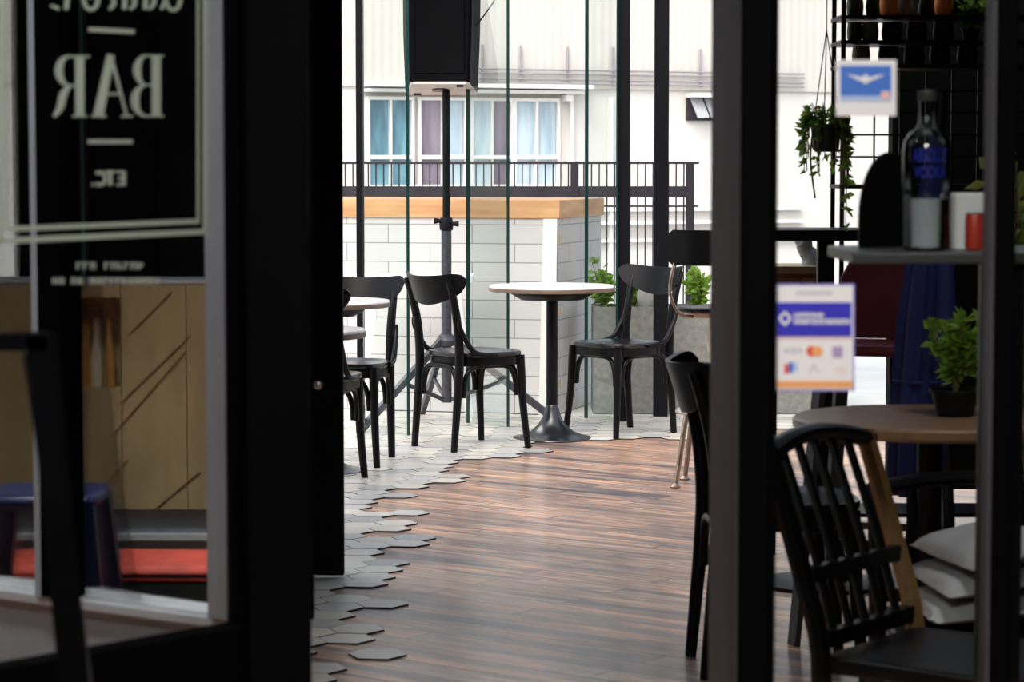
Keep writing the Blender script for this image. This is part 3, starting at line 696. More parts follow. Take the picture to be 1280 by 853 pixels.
# ================================================================== FACADE ACROSS THE STREET
g0 = at(640, 203, 40); FA = R(24)
FP = Plane((0, 40), (math.cos(FA), 40+math.sin(FA)))
B = thing('building', 'cream building with blue-curtained windows across the terrace', 'building', (0, 40, 0), FA)
def fu(px, py=150): return FP.u(px, py)
def fz(px, py): return FP.hit(px, py).z
def fbox(px0, px1, py0, py1, d0, d1, pm=None):
    """facade box between pixel columns/rows, from depth d0 (towards us, +) to d1 behind"""
    pm = pm or (px0+px1)/2
    mb = MB(); return mb.span((fu(px0), -d0, fz(pm, py1)), (fu(px1), -d1, fz(pm, py0)))
Zl = fz(640, 110); zb = -6
MB().span((fu(-150), 0, zb), (fu(1450), .4, Zl)).build('wall', M['cream'], B)
MB().span((fu(-150), -.05, Zl), (fu(1450), .4, 9)).build('upper_cladding', M['corrugated'], B)
fbox(452, 727, 106, 111, .45, 0, 640).span((fu(452), -.33, fz(640, 117)), (fu(722), 0, fz(640, 113))).build('cornice', M['facwhite'], B)
for k, py in enumerate((87, 92, 99, 104)):
    z = fz(640, py); MB().tube([(fu(595), -.12, z), (fu(1000), -.12, z)], .014, 8).build('pipe', M['pipe'], B)
for px in (600, 648, 706, 763, 872): MB().tube([(fu(px), -.1, fz(640, 106)), (fu(px), -.1, fz(640, 57))], .02, 8).build('pipe_bracket', M['pipe'], B)
z1, z0 = fz(580, 126), fz(580, 231)
def wind(px0, px1, mats_):
    u0, u1 = fu(px0), fu(px1); n = len(mats_); zsplit0, zsplit1 = fz(580, 199), fz(580, 194)
    f = MB(); fw_ = .045
    f.span((u0-fw_, -.09, z0), (u0, 0, z1)).span((u1, -.09, z0), (u1+fw_, 0, z1)).span((u0-fw_, -.09, z1), (u1+fw_, 0, z1+.05)).span((u0, -.12, zsplit0), (u1, 0, zsplit1)).span((u0-.06, -.16, z0-.06), (u1+.06, 0, z0))
    for k in range(1, n):
        uu = u0+(u1-u0)*k/n; f.span((uu-.02, -.09, z0), (uu+.02, 0, z1))
    w_ = f.build('window_frame', M['facwhite'], B)
    for k, mm in enumerate(mats_):
        a, b = u0+(u1-u0)*k/n, u0+(u1-u0)*(k+1)/n
        MB().span((a+.01, -.03, zsplit1), (b-.01, -.01, z1)).build('pane', M[mm], w_); MB().span((a+.01, -.03, z0), (b-.01, -.01, zsplit0)).build('pane', M[mm], w_)
wind(460, 512, ['pane_teal', 'pane_teal']); wind(524, 578, ['pane_plum', 'pane_pale']); wind(589, 636, ['pane_pale', 'pane_plum']); wind(643, 694, ['pane_pale', 'pane_pale'])
for px in (712, 761): MB().span((fu(px-2), -.10, zb), (fu(px+2), 0, fz(640, 121))).build('downpipe', M['facwhite'], B)
MB().span((fu(700), -.25, fz(640, 126)), (fu(708), 0, fz(640, 118))).build('bracket', M['facwhite'], B)
v_ = MB().span((fu(857), -.06, fz(870, 151)), (fu(900), .0, fz(870, 122)))
v_.build('vent_opening', M['rail'], B)
for a, b in ((860, 874), (877, 892)):
    q = [(fu(a), -.08, fz(870, 124)), (fu(b), -.08, fz(870, 124)), (fu(b+1), -.30, fz(870, 148)), (fu(a+1), -.30, fz(870, 148))]
    MB().prism(q, (0, -.02, .01)).build('vent_flap', M['greyflap'], B)
fbox(856, 900, 117, 122, .35, 0, 870).build('vent_canopy', M['facwhite'], B)
for py, k in ((262, .12), (278, .2), (300, .12)): fbox(735, 1000, py-2, py+1.5, k, 0, 860).build('ledge', M['facwhite'], B)
st(MB().span((-60, 17.6, -6.2), (60, 60, -6)).build('street_ground', M['ground'], origin=False))

exec_right = True
# ================================================================== RIGHT SIDE, BEHIND THE FRONT GLASS
GP = Plane((0, 3.226), (1, 3.226))
def gpoly(mb, pts, lift=0, t=.0006): mb.prism([GP.hit(x, y, .0+lift) for x, y in pts], GP.n*t)
def grect(x0, y0, x1, y1, lift, name, m, parent):
    mb = MB(); gpoly(mb, [(x0, y0), (x1, y0), (x1, y1), (x0, y1)], lift); return mb.build(name, m, parent, True, smooth=False)
# payment card notice
t = thing('card_notice', 'white and blue card payment sticker on the front glass, lower of the two', 'sticker', tuple(GP.hit(1018, 488)))
grect(967, 355, 1068, 489, .0008, 'notice_border', M['violetedge'], t); grect(969, 357, 1066, 487, .0014, 'notice_card', M['paperwhite'], t)
grect(971, 378, 1064, 421, .002, 'blue_band', M['cardblue'], t); grect(970, 422, 1065, 424, .002, 'pink_line', M['pinkline'], t); grect(969, 476, 1066, 485, .002, 'orange_band', M['orange'], t)
mb = MB()
def gs(mb, pts, w, lift=.0027):
    for (x0, y0), (x1, y1) in zip(pts, pts[1:]):
        L = math.hypot(x1-x0, y1-y0) or 1; nx, ny = -(y1-y0)/L*w/2, (x1-x0)/L*w/2
        gpoly(mb, [(x0+nx, y0+ny), (x1+nx, y1+ny), (x1-nx, y1-ny), (x0-nx, y0-ny)], lift)
gs(mb, [(974, 398), (981, 390), (988, 398), (981, 406), (974, 398)], 3.2)
rr = random.Random(5)
for y, x0, x1, h in ((394, 993, 1030, 6), (402, 993, 1060, 7)):
    x = x0
    while x < x1:
        w_ = rr.choice((3.5, 4.5)); gs(mb, [(x, y-h/2), (x, y+h/2)], 1.8); gs(mb, [(x, y+rr.choice((-1, 0, 1))*h*.4), (x+w_, y+rr.choice((-1, 0, 1))*h*.4)], 1.8); gs(mb, [(x+w_, y-h/2), (x+w_, y+h/2)], 1.6); x += w_+2.2
mb.build('bank_lettering', M['paperwhite'], t, True, smooth=False)
mb = MB(); x = 996
while x < 1040: gs(mb, [(x, 364), (x, 369)], 1.6, .002); gs(mb, [(x, 366), (x+3, 366)], 1.2, .002); x += 4.6
mb.build('small_print', M['greyprint'], t, True, smooth=False)
def disc(cx_, cy_, r_, lift, name, m, par):
    mb = MB(); gpoly(mb, [(cx_+r_*math.cos(2*PI*i/20), cy_+r_*math.sin(2*PI*i/20)) for i in range(20)], lift); return mb.build(name, m, par, True, smooth=False)
mb = MB()   # V I S A
gs(mb, [(980, 435), (983, 442), (986, 435)], 1.5, .002); gs(mb, [(989, 435), (988, 442)], 1.5, .002); gs(mb, [(996, 435.5), (991.5, 436.5), (995, 441), (991, 442)], 1.5, .002); gs(mb, [(997.5, 442), (1000.5, 435), (1002, 442)], 1.4, .002)
mb.build('card_logo', M['greyprint'], t, True, smooth=False)
disc(1014, 439, 6.6, .002, 'card_logo', M['redprint'], t); disc(1021.5, 439, 6.6, .0026, 'card_logo', M['orange'], t)
grect(1040, 433, 1053, 447, .002, 'card_logo', M['purpleprint'], t)
grect(980, 455, 985.5, 467, .002, 'card_logo', M['redprint'], t); grect(985.5, 453, 991, 466, .002, 'card_logo', M['skyblue'], t); grect(991, 453, 996.5, 464, .002, 'card_logo', M['paleblue'], t)
mb = MB(); gs(mb, [(1012, 466), (1017, 456), (1022, 466)], 1.3, .002); mb.build('card_logo', M['greyprint'], t, True, smooth=False)
mb = MB(); gs(mb, [(1043, 462), (1057, 461)], 1.3, .002); gs(mb, [(1048, 467), (1056, 467)], 1.3, .002); mb.build('card_logo', M['pinkline'], t, True, smooth=False)
# winged emblem sticker
t = thing('emblem_sticker', 'square sky-blue sticker with a white winged emblem, higher on the front glass', 'sticker', tuple(GP.hit(1082, 145)))
grect(1045, 75, 1120, 145, .001, 'sticker_card', M['paperwhite'], t); grect(1050, 82, 1114, 120, .0016, 'blue_field', M['skyblue'], t); grect(1050, 120, 1114, 127, .0016, 'pale_band', M['paleblue'], t)
mb = MB(); gpoly(mb, [(1058, 93), (1070, 95), (1078, 97), (1082, 92), (1086, 97), (1094, 95), (1106, 93), (1096, 98), (1088, 101), (1081.5, 105), (1075, 101), (1068, 98)], .0022); mb.build('winged_emblem', M['paperwhite'], t, True, smooth=False)
disc(1081.5, 98, 4, .0028, 'emblem_disc', M['paperwhite'], t); grect(1101, 114, 1112, 124, .0022, 'corner_mark', M['pinkline'], t)

# metal shelf with bottle, carton, can and round-topped board
SY = 3.9
sz = zat(311, SY)-.002
t = thing('metal_shelf', 'dark grey metal shelf behind the front glass carrying the clear bottle', 'shelf', (xat(1160, SY), SY, 0))
MB().span((xat(1056, SY), SY-.09, sz-.018), (1.05, SY+.22, sz)).build('shelf_board', M['greymetal'], t, True, bevel=.003)
for x, y in ((.757, SY-.06), (.757, SY+.18), (1.03, SY-.06), (1.03, SY+.18)):
    MB().span((x-.011, y-.011, 0), (x+.011, y+.011, sz-.018)).build('shelf_leg', M['steel'], t, True)
bxx = xat(1157.5, SY-.02)
t = thing('glass_bottle', 'clear glass bottle with blue print standing on the grey metal shelf', 'bottle', (bxx, SY-.02, sz))
prof = [(.002, 0), (.036, .001), (.0405, .006), (.0405, .168), (.038, .182), (.030, .194), (.019, .202), (.0145, .209), (.0135, .235), (.0135, .250), (.0155, .251), (.0155, .262), (.0135, .263)]
prof = [(r_*.91, z_*.91) for r_, z_ in prof]
MB().lathe(prof, n=40).build('glass_body', M['bottleglass'], t)
MB().lathe([(.002, .006), (.0335, .006), (.034, .078), (.002, .078)], n=36).build('bottle_content', M['frosted'], t)
MB().lathe([(.0145, .226), (.015, .227), (.015, .241), (.004, .242)], n=24).build('bottle_cap', M['greymetal'], t)
def fontmesh(txt, size, name, m, parent, loc, wrap_r=None, width=None):
    cu = bpy.data.curves.new(name, 'FONT'); cu.body = txt; cu.size = size; cu.align_x = 'CENTER'; cu.resolution_u = 3
    ob = bpy.data.objects.new(name+'_src', cu); COL.objects.link(ob)
    dg = bpy.context.evaluated_depsgraph_get(); me = bpy.data.meshes.new_from_object(ob.evaluated_get(dg)); bpy.data.objects.remove(ob)
    if width:
        w_ = max(v.co.x for v in me.vertices)-min(v.co.x for v in me.vertices); k = width/w_
    else: k = 1
    for v in me.vertices:
        a = v.co.x*k/wrap_r; v.co = Vector((math.sin(a)*wrap_r, -math.cos(a)*wrap_r, v.co.y))
    me.materials.clear(); me.materials.append(m); me.name = name
    o = bpy.data.objects.new(name, me); COL.objects.link(o); o.parent = parent; o.location = loc; return o
fontmesh('ABSOLUT', .030, 'bottle_lettering', M['bluelabel'], t, (0, 0, .134), .0375, .056)
fontmesh('VODKA', .026, 'bottle_lettering', M['bluelabel'], t, (0, 0, .110), .0375, .051)
cxx = xat(1206, SY+.05)
o = MB().box((0, 0, .042), (.066, .05, .084)).box((0, 0, .0845), (.07, .006, .003)).build('carton', M['paperwhite'], bevel=.002, origin=False); o.location = (cxx, SY+.06, sz)
tag(o, 'pale carton beside the clear bottle on the grey metal shelf', 'box')
t = thing('drink_can', 'red can in front of the pale carton at the shelf end', 'can', (xat(1218, SY-.03), SY-.03, sz))
MB().lathe([(.010, .001), (.013, .002), (.0145, .006), (.0145, .050), (.013, .055)], n=24).build('can_body', M['redcan'], t)
MB().lathe([(.0125, .054), (.0132, .055), (.0132, .057), (.011, .056)], n=24).build('can_rim', M['greymetal'], t)
# black round-topped board standing on the shelf
Y_ = SY+.12
pts = [(xat(1074, Y_), sz)]; c0 = xat(1112, Y_); rx_ = c0-xat(1074, Y_); zt_ = zat(190, Y_)
pts = [Vector((c0+rx_*math.cos(R(a)), Y_, sz+.045+(zt_-sz-.045)*math.sin(R(a)))) for a in range(0, 181, 9)]
pts = [Vector((c0+rx_, Y_, sz))]+pts+[Vector((c0-rx_, Y_, sz))]
o = MB().prism(pts, (0, .022, 0)).build('round_board', M['frame'], bevel=.003); tag(o, 'black round-topped board standing on the grey shelf behind the bottle', 'board')

# round wooden table with a potted plant, black slatted chairs
TX, TY = xat(1165, 5.7), 5.7
t = thing('wooden_table', 'round brown wooden table behind the front glass with a leafy plant on it', 'table', (TX, TY, 0))
MB().lathe([(.01, .735), (.30, .735), (.306, .742), (.306, .757), (.30, .762), (.01, .762)], n=56).build('table_top', M['tabletop'], t)
MB().lathe([(.028, .03), (.028, .735)], n=20).build('column', M['steel'], t); MB().lathe([(.20, 0), (.205, .006), (.19, .014), (.06, .04), (.03, .06)], n=40).build('pedestal_base', M['steel'], t)
def potted(name, label, px, Y, z0, pr, ph, hgt, wid, n, m, pm, leafL=.05, cat='potted plant', group=None):
    t = shrub(name, label, px, Y, z0, hgt, wid, n, m, group, leafL, cat)
    for ch_ in t.children:
        ch_.location.z += ph*.9
    MB().lathe([(pr*.72, 0), (pr*.75, .002), (pr, ph), (pr*1.06, ph), (pr*1.06, ph*.9), (pr*.9, ph*.88), (.003, ph*.86)], n=28).build('pot', pm, t); return t
potted('potted_plant', 'bushy green plant in a dark pot on the round wooden table', 1196, 5.72, .762, .055, .06, .17, .17, 260, M['leaf'], M['pot'], .045)

def slat_chair(label, loc, rz, slats, W=.38, recl=.10, top=.78, brown=False):
    t = thing('slatted_chair', label, 'chair', loc, rz)
    MB().loft([[(-W/2, -.19, .43), (W/2, -.19, .43), (W/2+.015, .2, .43), (-W/2-.015, .2, .43)], [(-W/2, -.19, .462), (W/2, -.19, .462), (W/2+.015, .2, .462), (-W/2-.015, .2, .462)]]).build('seat', M['chair'], t, bevel=.008)
    for s_ in (-1, 1):
        MB().bar((s_*(W/2-.005), .175, .43), (s_*(W/2), .185, 0), .034, .034).build('leg', M['chair'], t)
        m_ = M['brownstick'] if (brown and s_ == brown) else M['chair']
        b_ = MB().tube([(s_*W/2, -.24, 0), (s_*W/2, -.195, .25), (s_*W/2, -.185, .46), (s_*W/2, -.185-recl*.4, .62), (s_*W/2, -.185-recl, top)], .019, 8, 4).build('back_post', m_, t)
        if brown and s_ == brown: b_['label'] = 'brown wooden back post'
    def yb(z): return -.185-recl*max(0, (z-.46)/(top-.46))**1.25
    P = [(-W/2-.012, yb(top), top-.012), (-W/4, yb(top)-.012, top+.008), (0, yb(top)-.016, top+.014), (W/4, yb(top)-.012, top+.008), (W/2+.012, yb(top), top-.012)]
    MB().tube(P, .024, 10, 5, flat=.7).build('top_rail', M['chair'], t)
    MB().bar((-W/2+.012, yb(.485), .487), (W/2-.012, yb(.485), .487), .02, .03).build('lower_rail', M['chair'], t)
    MB().bar((-W/2+.012, yb(.60), .60), (W/2-.012, yb(.60), .60), .02, .028).build('middle_rail', M['chair'], t)
    for k in range(slats):
        x = -W/2+W*(k+1)/(slats+1); MB().tube([(x, yb(.47), .47), (x, yb(.62)-.004, .62), (x, yb(top)-.008, top)], .012, 8, 4, flat=.6).build('back_slat', M['chair'], t)
    return t
slat_chair('black slatted chair turned sideways below the card payment sticker', (.80, 4.5, 0), face_angle(-36), 5, W=.36, recl=.11, top=.82, brown=-1)
t = slat_chair('black chair whose seat carries the pile of pale cushions', (.945, 5.05, 0), face_angle(-90), 4, W=.38, recl=.05, top=.735); t.scale = (1, 1, .9)
CU = []
for k, (px, py, w_, tilt) in enumerate(((1215, 735, .20, 24), (1212, 765, .22, 20), (1222, 793, .22, 14))):
    mb = MB(); nn = 22; mm = 9
    Yc = 4.75+.02*k; c_ = at(px, py, Yc)
    rows = []
    for j in range(mm+1):
        v = -1+2*j/mm; rows.append([])
        for i in range(nn+1):
            u = -1+2*i/nn; th = (1-abs(u)**3.2)**.6*(1-abs(v)**3.2)**.6
            rows[-1].append((u, v, th))
    for sgn in (1, -1):
        vv = [[mb.bm.verts.new((u*w_/2, v*.17, sgn*(.004+.021*th*(1+.05*math.sin(7*u+k))))) for u, v, th in r_] for r_ in rows]
        for j in range(mm):
            for i in range(nn): mb.bm.faces.new((vv[j][i], vv[j][i+1], vv[j+1][i+1], vv[j+1][i]))
    bmesh.ops.remove_doubles(mb.bm, verts=mb.bm.verts[:], dist=.0085)
    o = mb.build('cushion', M['cushion'], origin=False); CU.append(o)
    tag(o, ('topmost pale grey cushion of the pile behind the front glass', 'middle pale grey cushion of the pile behind the front glass', 'lowest pale grey cushion of the pile behind the front glass')[k], 'cushion', 'pile of pale cushions')
for k, o in enumerate(reversed(CU)):
    o.location = (.915+.012*k, 5.03, (.417+.046+.056*k)); o.rotation_euler = (0, R(-7-2*k), R(6*k))

# navy parasol folded around its pole, maroon bar chair, bar table, cabinet
px_, Yp = 1143, 6.2
t = thing('folded_parasol', 'folded navy blue parasol standing behind the round wooden table', 'parasol', (xat(px_, Yp), Yp, 0))
MB().tube([(-.02, 0, .03), (.06, 0, 1.5)], .016, 12).build('pole', M['steel'], t)
MB().lathe([(.16, 0), (.165, .02), (.15, .04), (.03, .055), (.025, .09)], n=32).build('base', M['steel'], t)
nn = 40; rg = []
for z, r_ in ((.52, .052), (.56, .060), (.75, .066), (.95, .062), (1.10, .050), (1.25, .035), (1.36, .02), (1.40, .016)):
    x0 = -.02+.08*(z-.03)/1.47
    rg.append([(x0+(r_*(1+.16*math.cos(8*2*PI*i/nn)))*math.cos(2*PI*i/nn), (r_*(1+.16*math.cos(8*2*PI*i/nn)))*math.sin(2*PI*i/nn), z) for i in range(nn)])
MB().loft(rg).build('canopy', M['navycloth'], t)
MB().tube([(.02+.066*math.cos(2*PI*i/24), .066*math.sin(2*PI*i/24), .80) for i in range(24)], .006, 6, closed=True).build('strap', M['navycloth'], t)
px_, Yp = 1100, 7.1
t = thing('metal_bar_chair', 'maroon backed bar chair with grey legs behind the round wooden table', 'bar chair', (xat(px_, Yp), Yp, 0), R(160))
MB().loft([[(-.15, -.15, .80), (.15, -.15, .80), (.15, .15, .80), (-.15, .15, .80)], [(-.155, -.155, .83), (.155, -.155, .83), (.155, .155, .83), (-.155, .155, .83)]]).build('seat', M['maroon'], t, bevel=.01)
mb = MB(); mb.prism([(-.13, -.17, .83), (.13, -.17, .83), (.15, -.19, 1.0), (.12, -.195, 1.06), (-.12, -.195, 1.06), (-.15, -.19, 1.0)], (0, .02, 0)); mb.build('backrest', M['maroon'], t, bevel=.006)
for sx in (-1, 1):
    for sy in (-1, 1): MB().bar((sx*.13, sy*.13, .80), (sx*.19, sy*.19, 0), .04, .018).build('leg', M['greymetal'], t)
MB().span((-.18, -.18, .28), (.18, -.165, .30)).span((-.18, .165, .28), (.18, .18, .30)).span((-.18, -.18, .28), (-.165, .18, .30)).span((.165, -.18, .28), (.18, .18, .30)).build('foot_rest', M['greymetal'], t)
Yp = 8.0
t = thing('bar_table', 'tall black bar table behind the card payment sticker', 'table', (xat(1031, Yp), Yp, 0))
zt_ = zat(286, Yp); MB().span((xat(955, Yp)-xat(1031, Yp), -.16, zt_-.034), (xat(1080, Yp)-xat(1031, Yp), .16, zt_)).build('table_top', M['steel'], t, bevel=.004)
MB().span((-.023, -.023, .01), (.023, .023, zt_-.034)).build('column', M['steel'], t); MB().lathe([(.2, 0), (.2, .012), (.05, .03)], n=32).build('base', M['steel'], t)
Yp = 8.75
t = thing('wooden_cabinet', 'orange-brown wooden cabinet behind the tall black bar table', 'cabinet', (xat(1000, Yp), Yp, 0))
zt_ = zat(331, Yp); x0, x1 = xat(958, Yp)-xat(1000, Yp), xat(1034, Yp)-xat(1000, Yp)
MB().span((x0, -.12, .62), (x1, .12, zt_-.025)).build('body', M['orangewood'], t, bevel=.003)
for sx in (x0+.015, x1-.015):
    for sy in (-.105, .105): MB().span((sx-.012, sy-.012, 0), (sx+.012, sy+.012, .62)).build('leg', M['steel'], t)
MB().span((x0-.008, -.13, zt_-.025), (x1+.008, .13, zt_)).build('top', M['tan'], t, bevel=.003)
for s_ in (0, 1):
    a = x0+.006+(x1-x0)/2*s_; d_ = MB().span((a, -.13, .64), (a+(x1-x0)/2-.012, -.12, zt_-.04)).build('door', M['orangewood'], t, bevel=.002)
    MB().ball((a+((x1-x0)/2-.04 if s_ == 0 else .02), -.138, .78), .009, n=10).build('knob', M['steel'], d_)
P = [at(1016, 331, Yp-.05), at(1014, 322, Yp-.05), at(1007, 313, Yp-.05), at(1004, 303, Yp-.05), at(996, 296, Yp-.05), at(991, 289, Yp-.05)]
P[0].z = zt_
o = MB().tube([P[0], P[1], P[2], P[3], P[4], P[5]], [.040, .034, .026, .030, .016, .007], 12, 5).build('twisted_napkin', M['cushion']); tag(o, 'white twisted cloth standing on the orange-brown cabinet', 'cloth')

# wire rack with rows of pots in front of the dark rear wall
Yp = 8.3
t = thing('plant_rack', 'black wire plant rack against the dark wall at the upper right', 'rack', (xat(1150, Yp), Yp, 0))
xl, xr = xat(1047, Yp)-xat(1150, Yp), 2.15-xat(1150, Yp)
ztop = 2.0
for x in (xl, xr):
    for y in (-.1, .14): MB().span((x-.007, y-.007, 0), (x+.007, y+.007, ztop)).build('upright', M['steel'], t)
shz = [zat(21, Yp), zat(52, Yp), zat(82, Yp)]
for z in shz+[zat(231, Yp), .2]: MB().span((xl-.01, -.11, z-.012), (xr+.01, .15, z)).build('rack_shelf', M['steel'], t)
mb = MB()
for k in range(12):
    x = xl+.05+k*.085; mb.span((x-.003, .14, zat(231, Yp)), (x+.003, .146, zat(82, Yp)))
for py in (112, 140, 168, 196): z = zat(py, Yp); mb.span((xl, .14, z-.003), (xr, .146, z+.003))
mb.build('wire_grid', M['steel'], t)
rr = random.Random(21)
def pot(px, z, r_, h_, m, label, Y=Yp, gr='pots on the wire plant rack'):
    t = thing('plant_pot', label, 'pot', (xat(px, Y), Y, z), group=gr)
    MB().lathe([(r_*.75, 0), (r_*.95, h_*.15), (r_, h_*.55), (r_*.9, h_*.9), (r_*.95, h_), (r_*.82, h_), (r_*.8, h_*.85), (.002, h_*.8)], n=24).build('pot_body', m, t)
    MB().lathe([(.002, h_*.8), (r_*.8, h_*.86), (.001, h_*.9)], n=18).build('soil', M['soil'], t); return t
rowl = ('top', 'second', 'third')
names = {'potgreen': 'dark green', 'pot': 'black', 'potgrey': 'mottled grey', 'terracotta': 'orange terracotta', 'brownstick': 'brown'}
ordn = ('first', 'second', 'third', 'fourth', 'fifth', 'sixth', 'seventh')
rows_ = ((0, 21, ((1066, 'potgreen', .028), (1092, 'pot', .034), (1127, 'potgrey', .030), (1158, 'pot', .034), (1190, 'pot', .034), (1222, 'pot', .03))),
         (1, 52, ((1066, 'potgreen', .026), (1085, 'potgrey', .028), (1112, 'pot', .034), (1143, 'pot', .034), (1176, 'pot', .034))),
         (2, 82, ((1074, 'brownstick', .03), (1108, 'pot', .034), (1140, 'pot', .034), (1172, 'pot', .034), (1206, 'pot', .034))))
for ri, py, lst in rows_:
    for k, (px, m, r_) in enumerate(lst): pot(px, zat(py, Yp), r_, .062, M[m], '%s pot, %s from the left on the %s visible rack shelf' % (names[m], ordn[k], rowl[ri]))
for k, px in enumerate((1108, 1176)): pot(px, shz[0], .03, .072, M['terracotta'], ('orange terracotta pot', 'larger orange terracotta pot')[k]+' at the very top edge of the wire rack', Yp+.07 if 0 else Yp-.07, 'orange pots on the rack')
potted('potted_plant', 'green leafy plant in a dark pot at the right end of the wire rack', 1210, Yp-.02, shz[1], .03, .04, .10, .13, 200, M['leaf'], M['pot'], .045)
potted('potted_plant', 'leafy plant in a tall dark pot beyond the dark mullion at the right edge', 1292, 6.7, 0, .13, .45, .95, .34, 600, M['leafpale'], M['pot'], .07)
# hanging plant on the rack's left side
Yh = 7.6
hx = xat(1031, Yh); hz0 = zat(190, Yh); hz1 = zat(155, Yh)
t = thing('hanging_plant', 'trailing plant in a dark hanging pot left of the wire rack', 'hanging plant', (hx, Yh, hz0))
MB().lathe([(.032, 0), (.04, .01), (.045, hz1-hz0), (.048, hz1-hz0), (.04, hz1-hz0-.008), (.002, hz1-hz0-.01)], n=26).build('pot', M['potgreen'], t)
mb = MB()
for a in (90, 210, 330): mb.tube([(.045*math.cos(R(a)), .045*math.sin(R(a)), hz1-hz0), (0, 0, .36)], .0018, 5)
mb.tube([(0, 0, .36), (0, 0, 2.75-hz0)], .0018, 5); mb.build('hanger', M['steel'], t)
mb, sm, dk = MB(), MB(), MB()
H0 = hz1-hz0
for k in range(26):
    a = random.uniform(0, 2*PI); c, s_ = math.cos(a), math.sin(a); L = random.choice((.05, .12, .18, .25, .30)) if c > .2 else random.choice((.04, .08, .1, .14)); r1 = random.uniform(.045, .07)
    pts = [Vector((c*.02, s_*.02, H0-.005)), Vector((c*.045, s_*.045, H0+random.uniform(.02, .07))), Vector((c*r1, s_*r1, H0)), Vector((c*(r1+.006), s_*r1, H0-L*.5)), Vector((c*(r1+.004), s_*r1, H0-L))]
    sm.tube(pts, .0016, 5, 3)
    for q in range(14):
        f = q/13*3.99; i = int(f); p = pts[i].lerp(pts[i+1], f-i)
        (mb if random.random() < .6 else dk).leaf(p, (c*.6+random.uniform(-.6, .6), s_*.6+random.uniform(-.6, .6), random.uniform(-1, .4)), random.uniform(.022, .04), .017)
p_ = [Vector((-.035, 0, H0)), Vector((-.045, 0, H0-.1)), Vector((-.03, 0, H0-.22))]; sm.tube(p_, .003, 6, 4)
mb.build('foliage', M['leaf'], t, smooth=False); dk.build('foliage', M['leafdark'], t, smooth=False); sm.build('stem', M['stem'], t)

# ================================================================== LEFT SIDE, BEHIND THE OPEN LEAF
Yc = 6.0
xa, xb = -1.45, xat(318, Yc)
t = thing('serving_counter', 'tan wood clad counter with diagonal joints seen through the signed door', 'counter', ((xa+xb)/2, Yc, 0))
c0 = (xa+xb)/2; zt_ = zat(356, Yc); zb_ = zat(637, Yc)
xs = (xa, xat(150, Yc), xat(232, Yc), xb); 
nx0, nx1, nz0, nz1 = xat(78, Yc), xat(149, Yc), zat(487, Yc), zat(372, Yc)
mb = MB(); mb.span((xs[1]+.001, Yc, zb_), (xs[2]-.001, Yc+.04, zt_)).span((xs[2]+.001, Yc, zb_), (xs[3], Yc+.04, zt_)).span((xa, Yc, zb_), (nx0, Yc+.04, zt_)).span((nx0, Yc, zb_), (nx1, Yc+.04, nz0)).span((nx0, Yc, nz1), (nx1, Yc+.04, zt_)).span((nx1, Yc, zb_), (xs[1]-.001, Yc+.04, zt_))
mb.build('cladding', M['tan'], t, True)
mb = MB().span((nx0-.02, Yc+.085, nz0-.02), (nx1+.02, Yc+.095, nz1+.02)).span((nx0-.02, Yc+.04, nz0-.02), (nx1+.02, Yc+.095, nz0)).span((nx0-.02, Yc+.04, nz1), (nx1+.02, Yc+.095, nz1+.02)); mb.build('niche', M['tan'], t, True)
mb = MB()
for a, b in (((150, 505), (238, 420)), ((140, 545), (232, 440)), ((100, 640), (160, 575)), ((190, 640), (250, 590)), ((160, 420), (215, 365))):
    p, q = at(a[0], a[1], Yc-.001), at(b[0], b[1], Yc-.001); mb.bar(p, q, .003, .004, (0, 1, 0))
mb.build('diagonal_joint', M['brownstick'], t, True)
MB().span((xa-.02, Yc-.002, zt_), (xb+.01, Yc+.20, zt_+.010)).build('counter_top', M['sillwhite'], t, True, bevel=.003)
MB().span((xa, Yc+.03, 0), (xb, Yc+.19, zb_)).span((xa, Yc+.10, zb_), (xb, Yc+.19, zt_)).build('plinth', M['greytrim'], t, True)
MB().span((xa, Yc+.0, zat(676, Yc)), (xb, Yc+.03, zat(669, Yc))).build('plinth_ledge', M['sillwhite'], t, True)
for k, (px, m) in enumerate(((90, 'palebottle'), (105, 'amber'), (119, 'palebottle'), (135, 'amber'))):
    o = MB().lathe([(.006, 0), (.013, .001), (.0145, .008), (.0135, .075), (.008, .105), (.0055, .115), (.0055, .155), (.007, .156), (.007, .165), (.002, .166)], n=20).build('small_bottle', M[m], origin=False)
    o.location = (xat(px, Yc+.05), Yc+.05, nz0); tag(o, '%s bottle, %s from the left in the niche of the tan counter' % (('pale', 'amber')[m == 'amber'], ordn[k]), 'bottle', 'bottles in the counter niche')
Yb = 5.35
t = thing('cushioned_bench', 'low dark green bench with a red cushion in front of the tan counter', 'bench', (xat(170, Yb), Yb, 0))
z1_, z0_ = zat(697, Yb), zat(726, Yb)
xa2, xb2 = -1.25, xat(320, Yb)
MB().span((xa2, Yb-.05, z0_+.004), (xb2, Yb+.20, z0_+.038)).build('cushion', M['red'], t, True, bevel=.015)
MB().span((xat(140, Yb), Yb-.053, z0_+.013), (xb2, Yb-.048, z0_+.021)).build('cushion_seam', M['wallblack'], t, True)
MB().span((xa2, Yb-.04, 0), (xb2, Yb+.20, z0_)).build('bench_base', M['greenglass'], t, True, bevel=.004)
Ys = 4.85
t = thing('bar_stool', 'navy blue metal stool seen through the signed door', 'stool', (xat(52, Ys), Ys, 0))
zs = zat(612, Ys)
hw = xat(125, Ys)-xat(52, Ys)
MB().loft([[(-hw, -hw, zs-.028), (hw, -hw, zs-.028), (hw, hw, zs-.028), (-hw, hw, zs-.028)], [(-hw*.97, -hw*.97, zs), (hw*.97, -hw*.97, zs), (hw*.97, hw*.97, zs), (-hw*.97, hw*.97, zs)]]).build('seat', M['navy'], t, bevel=.012)
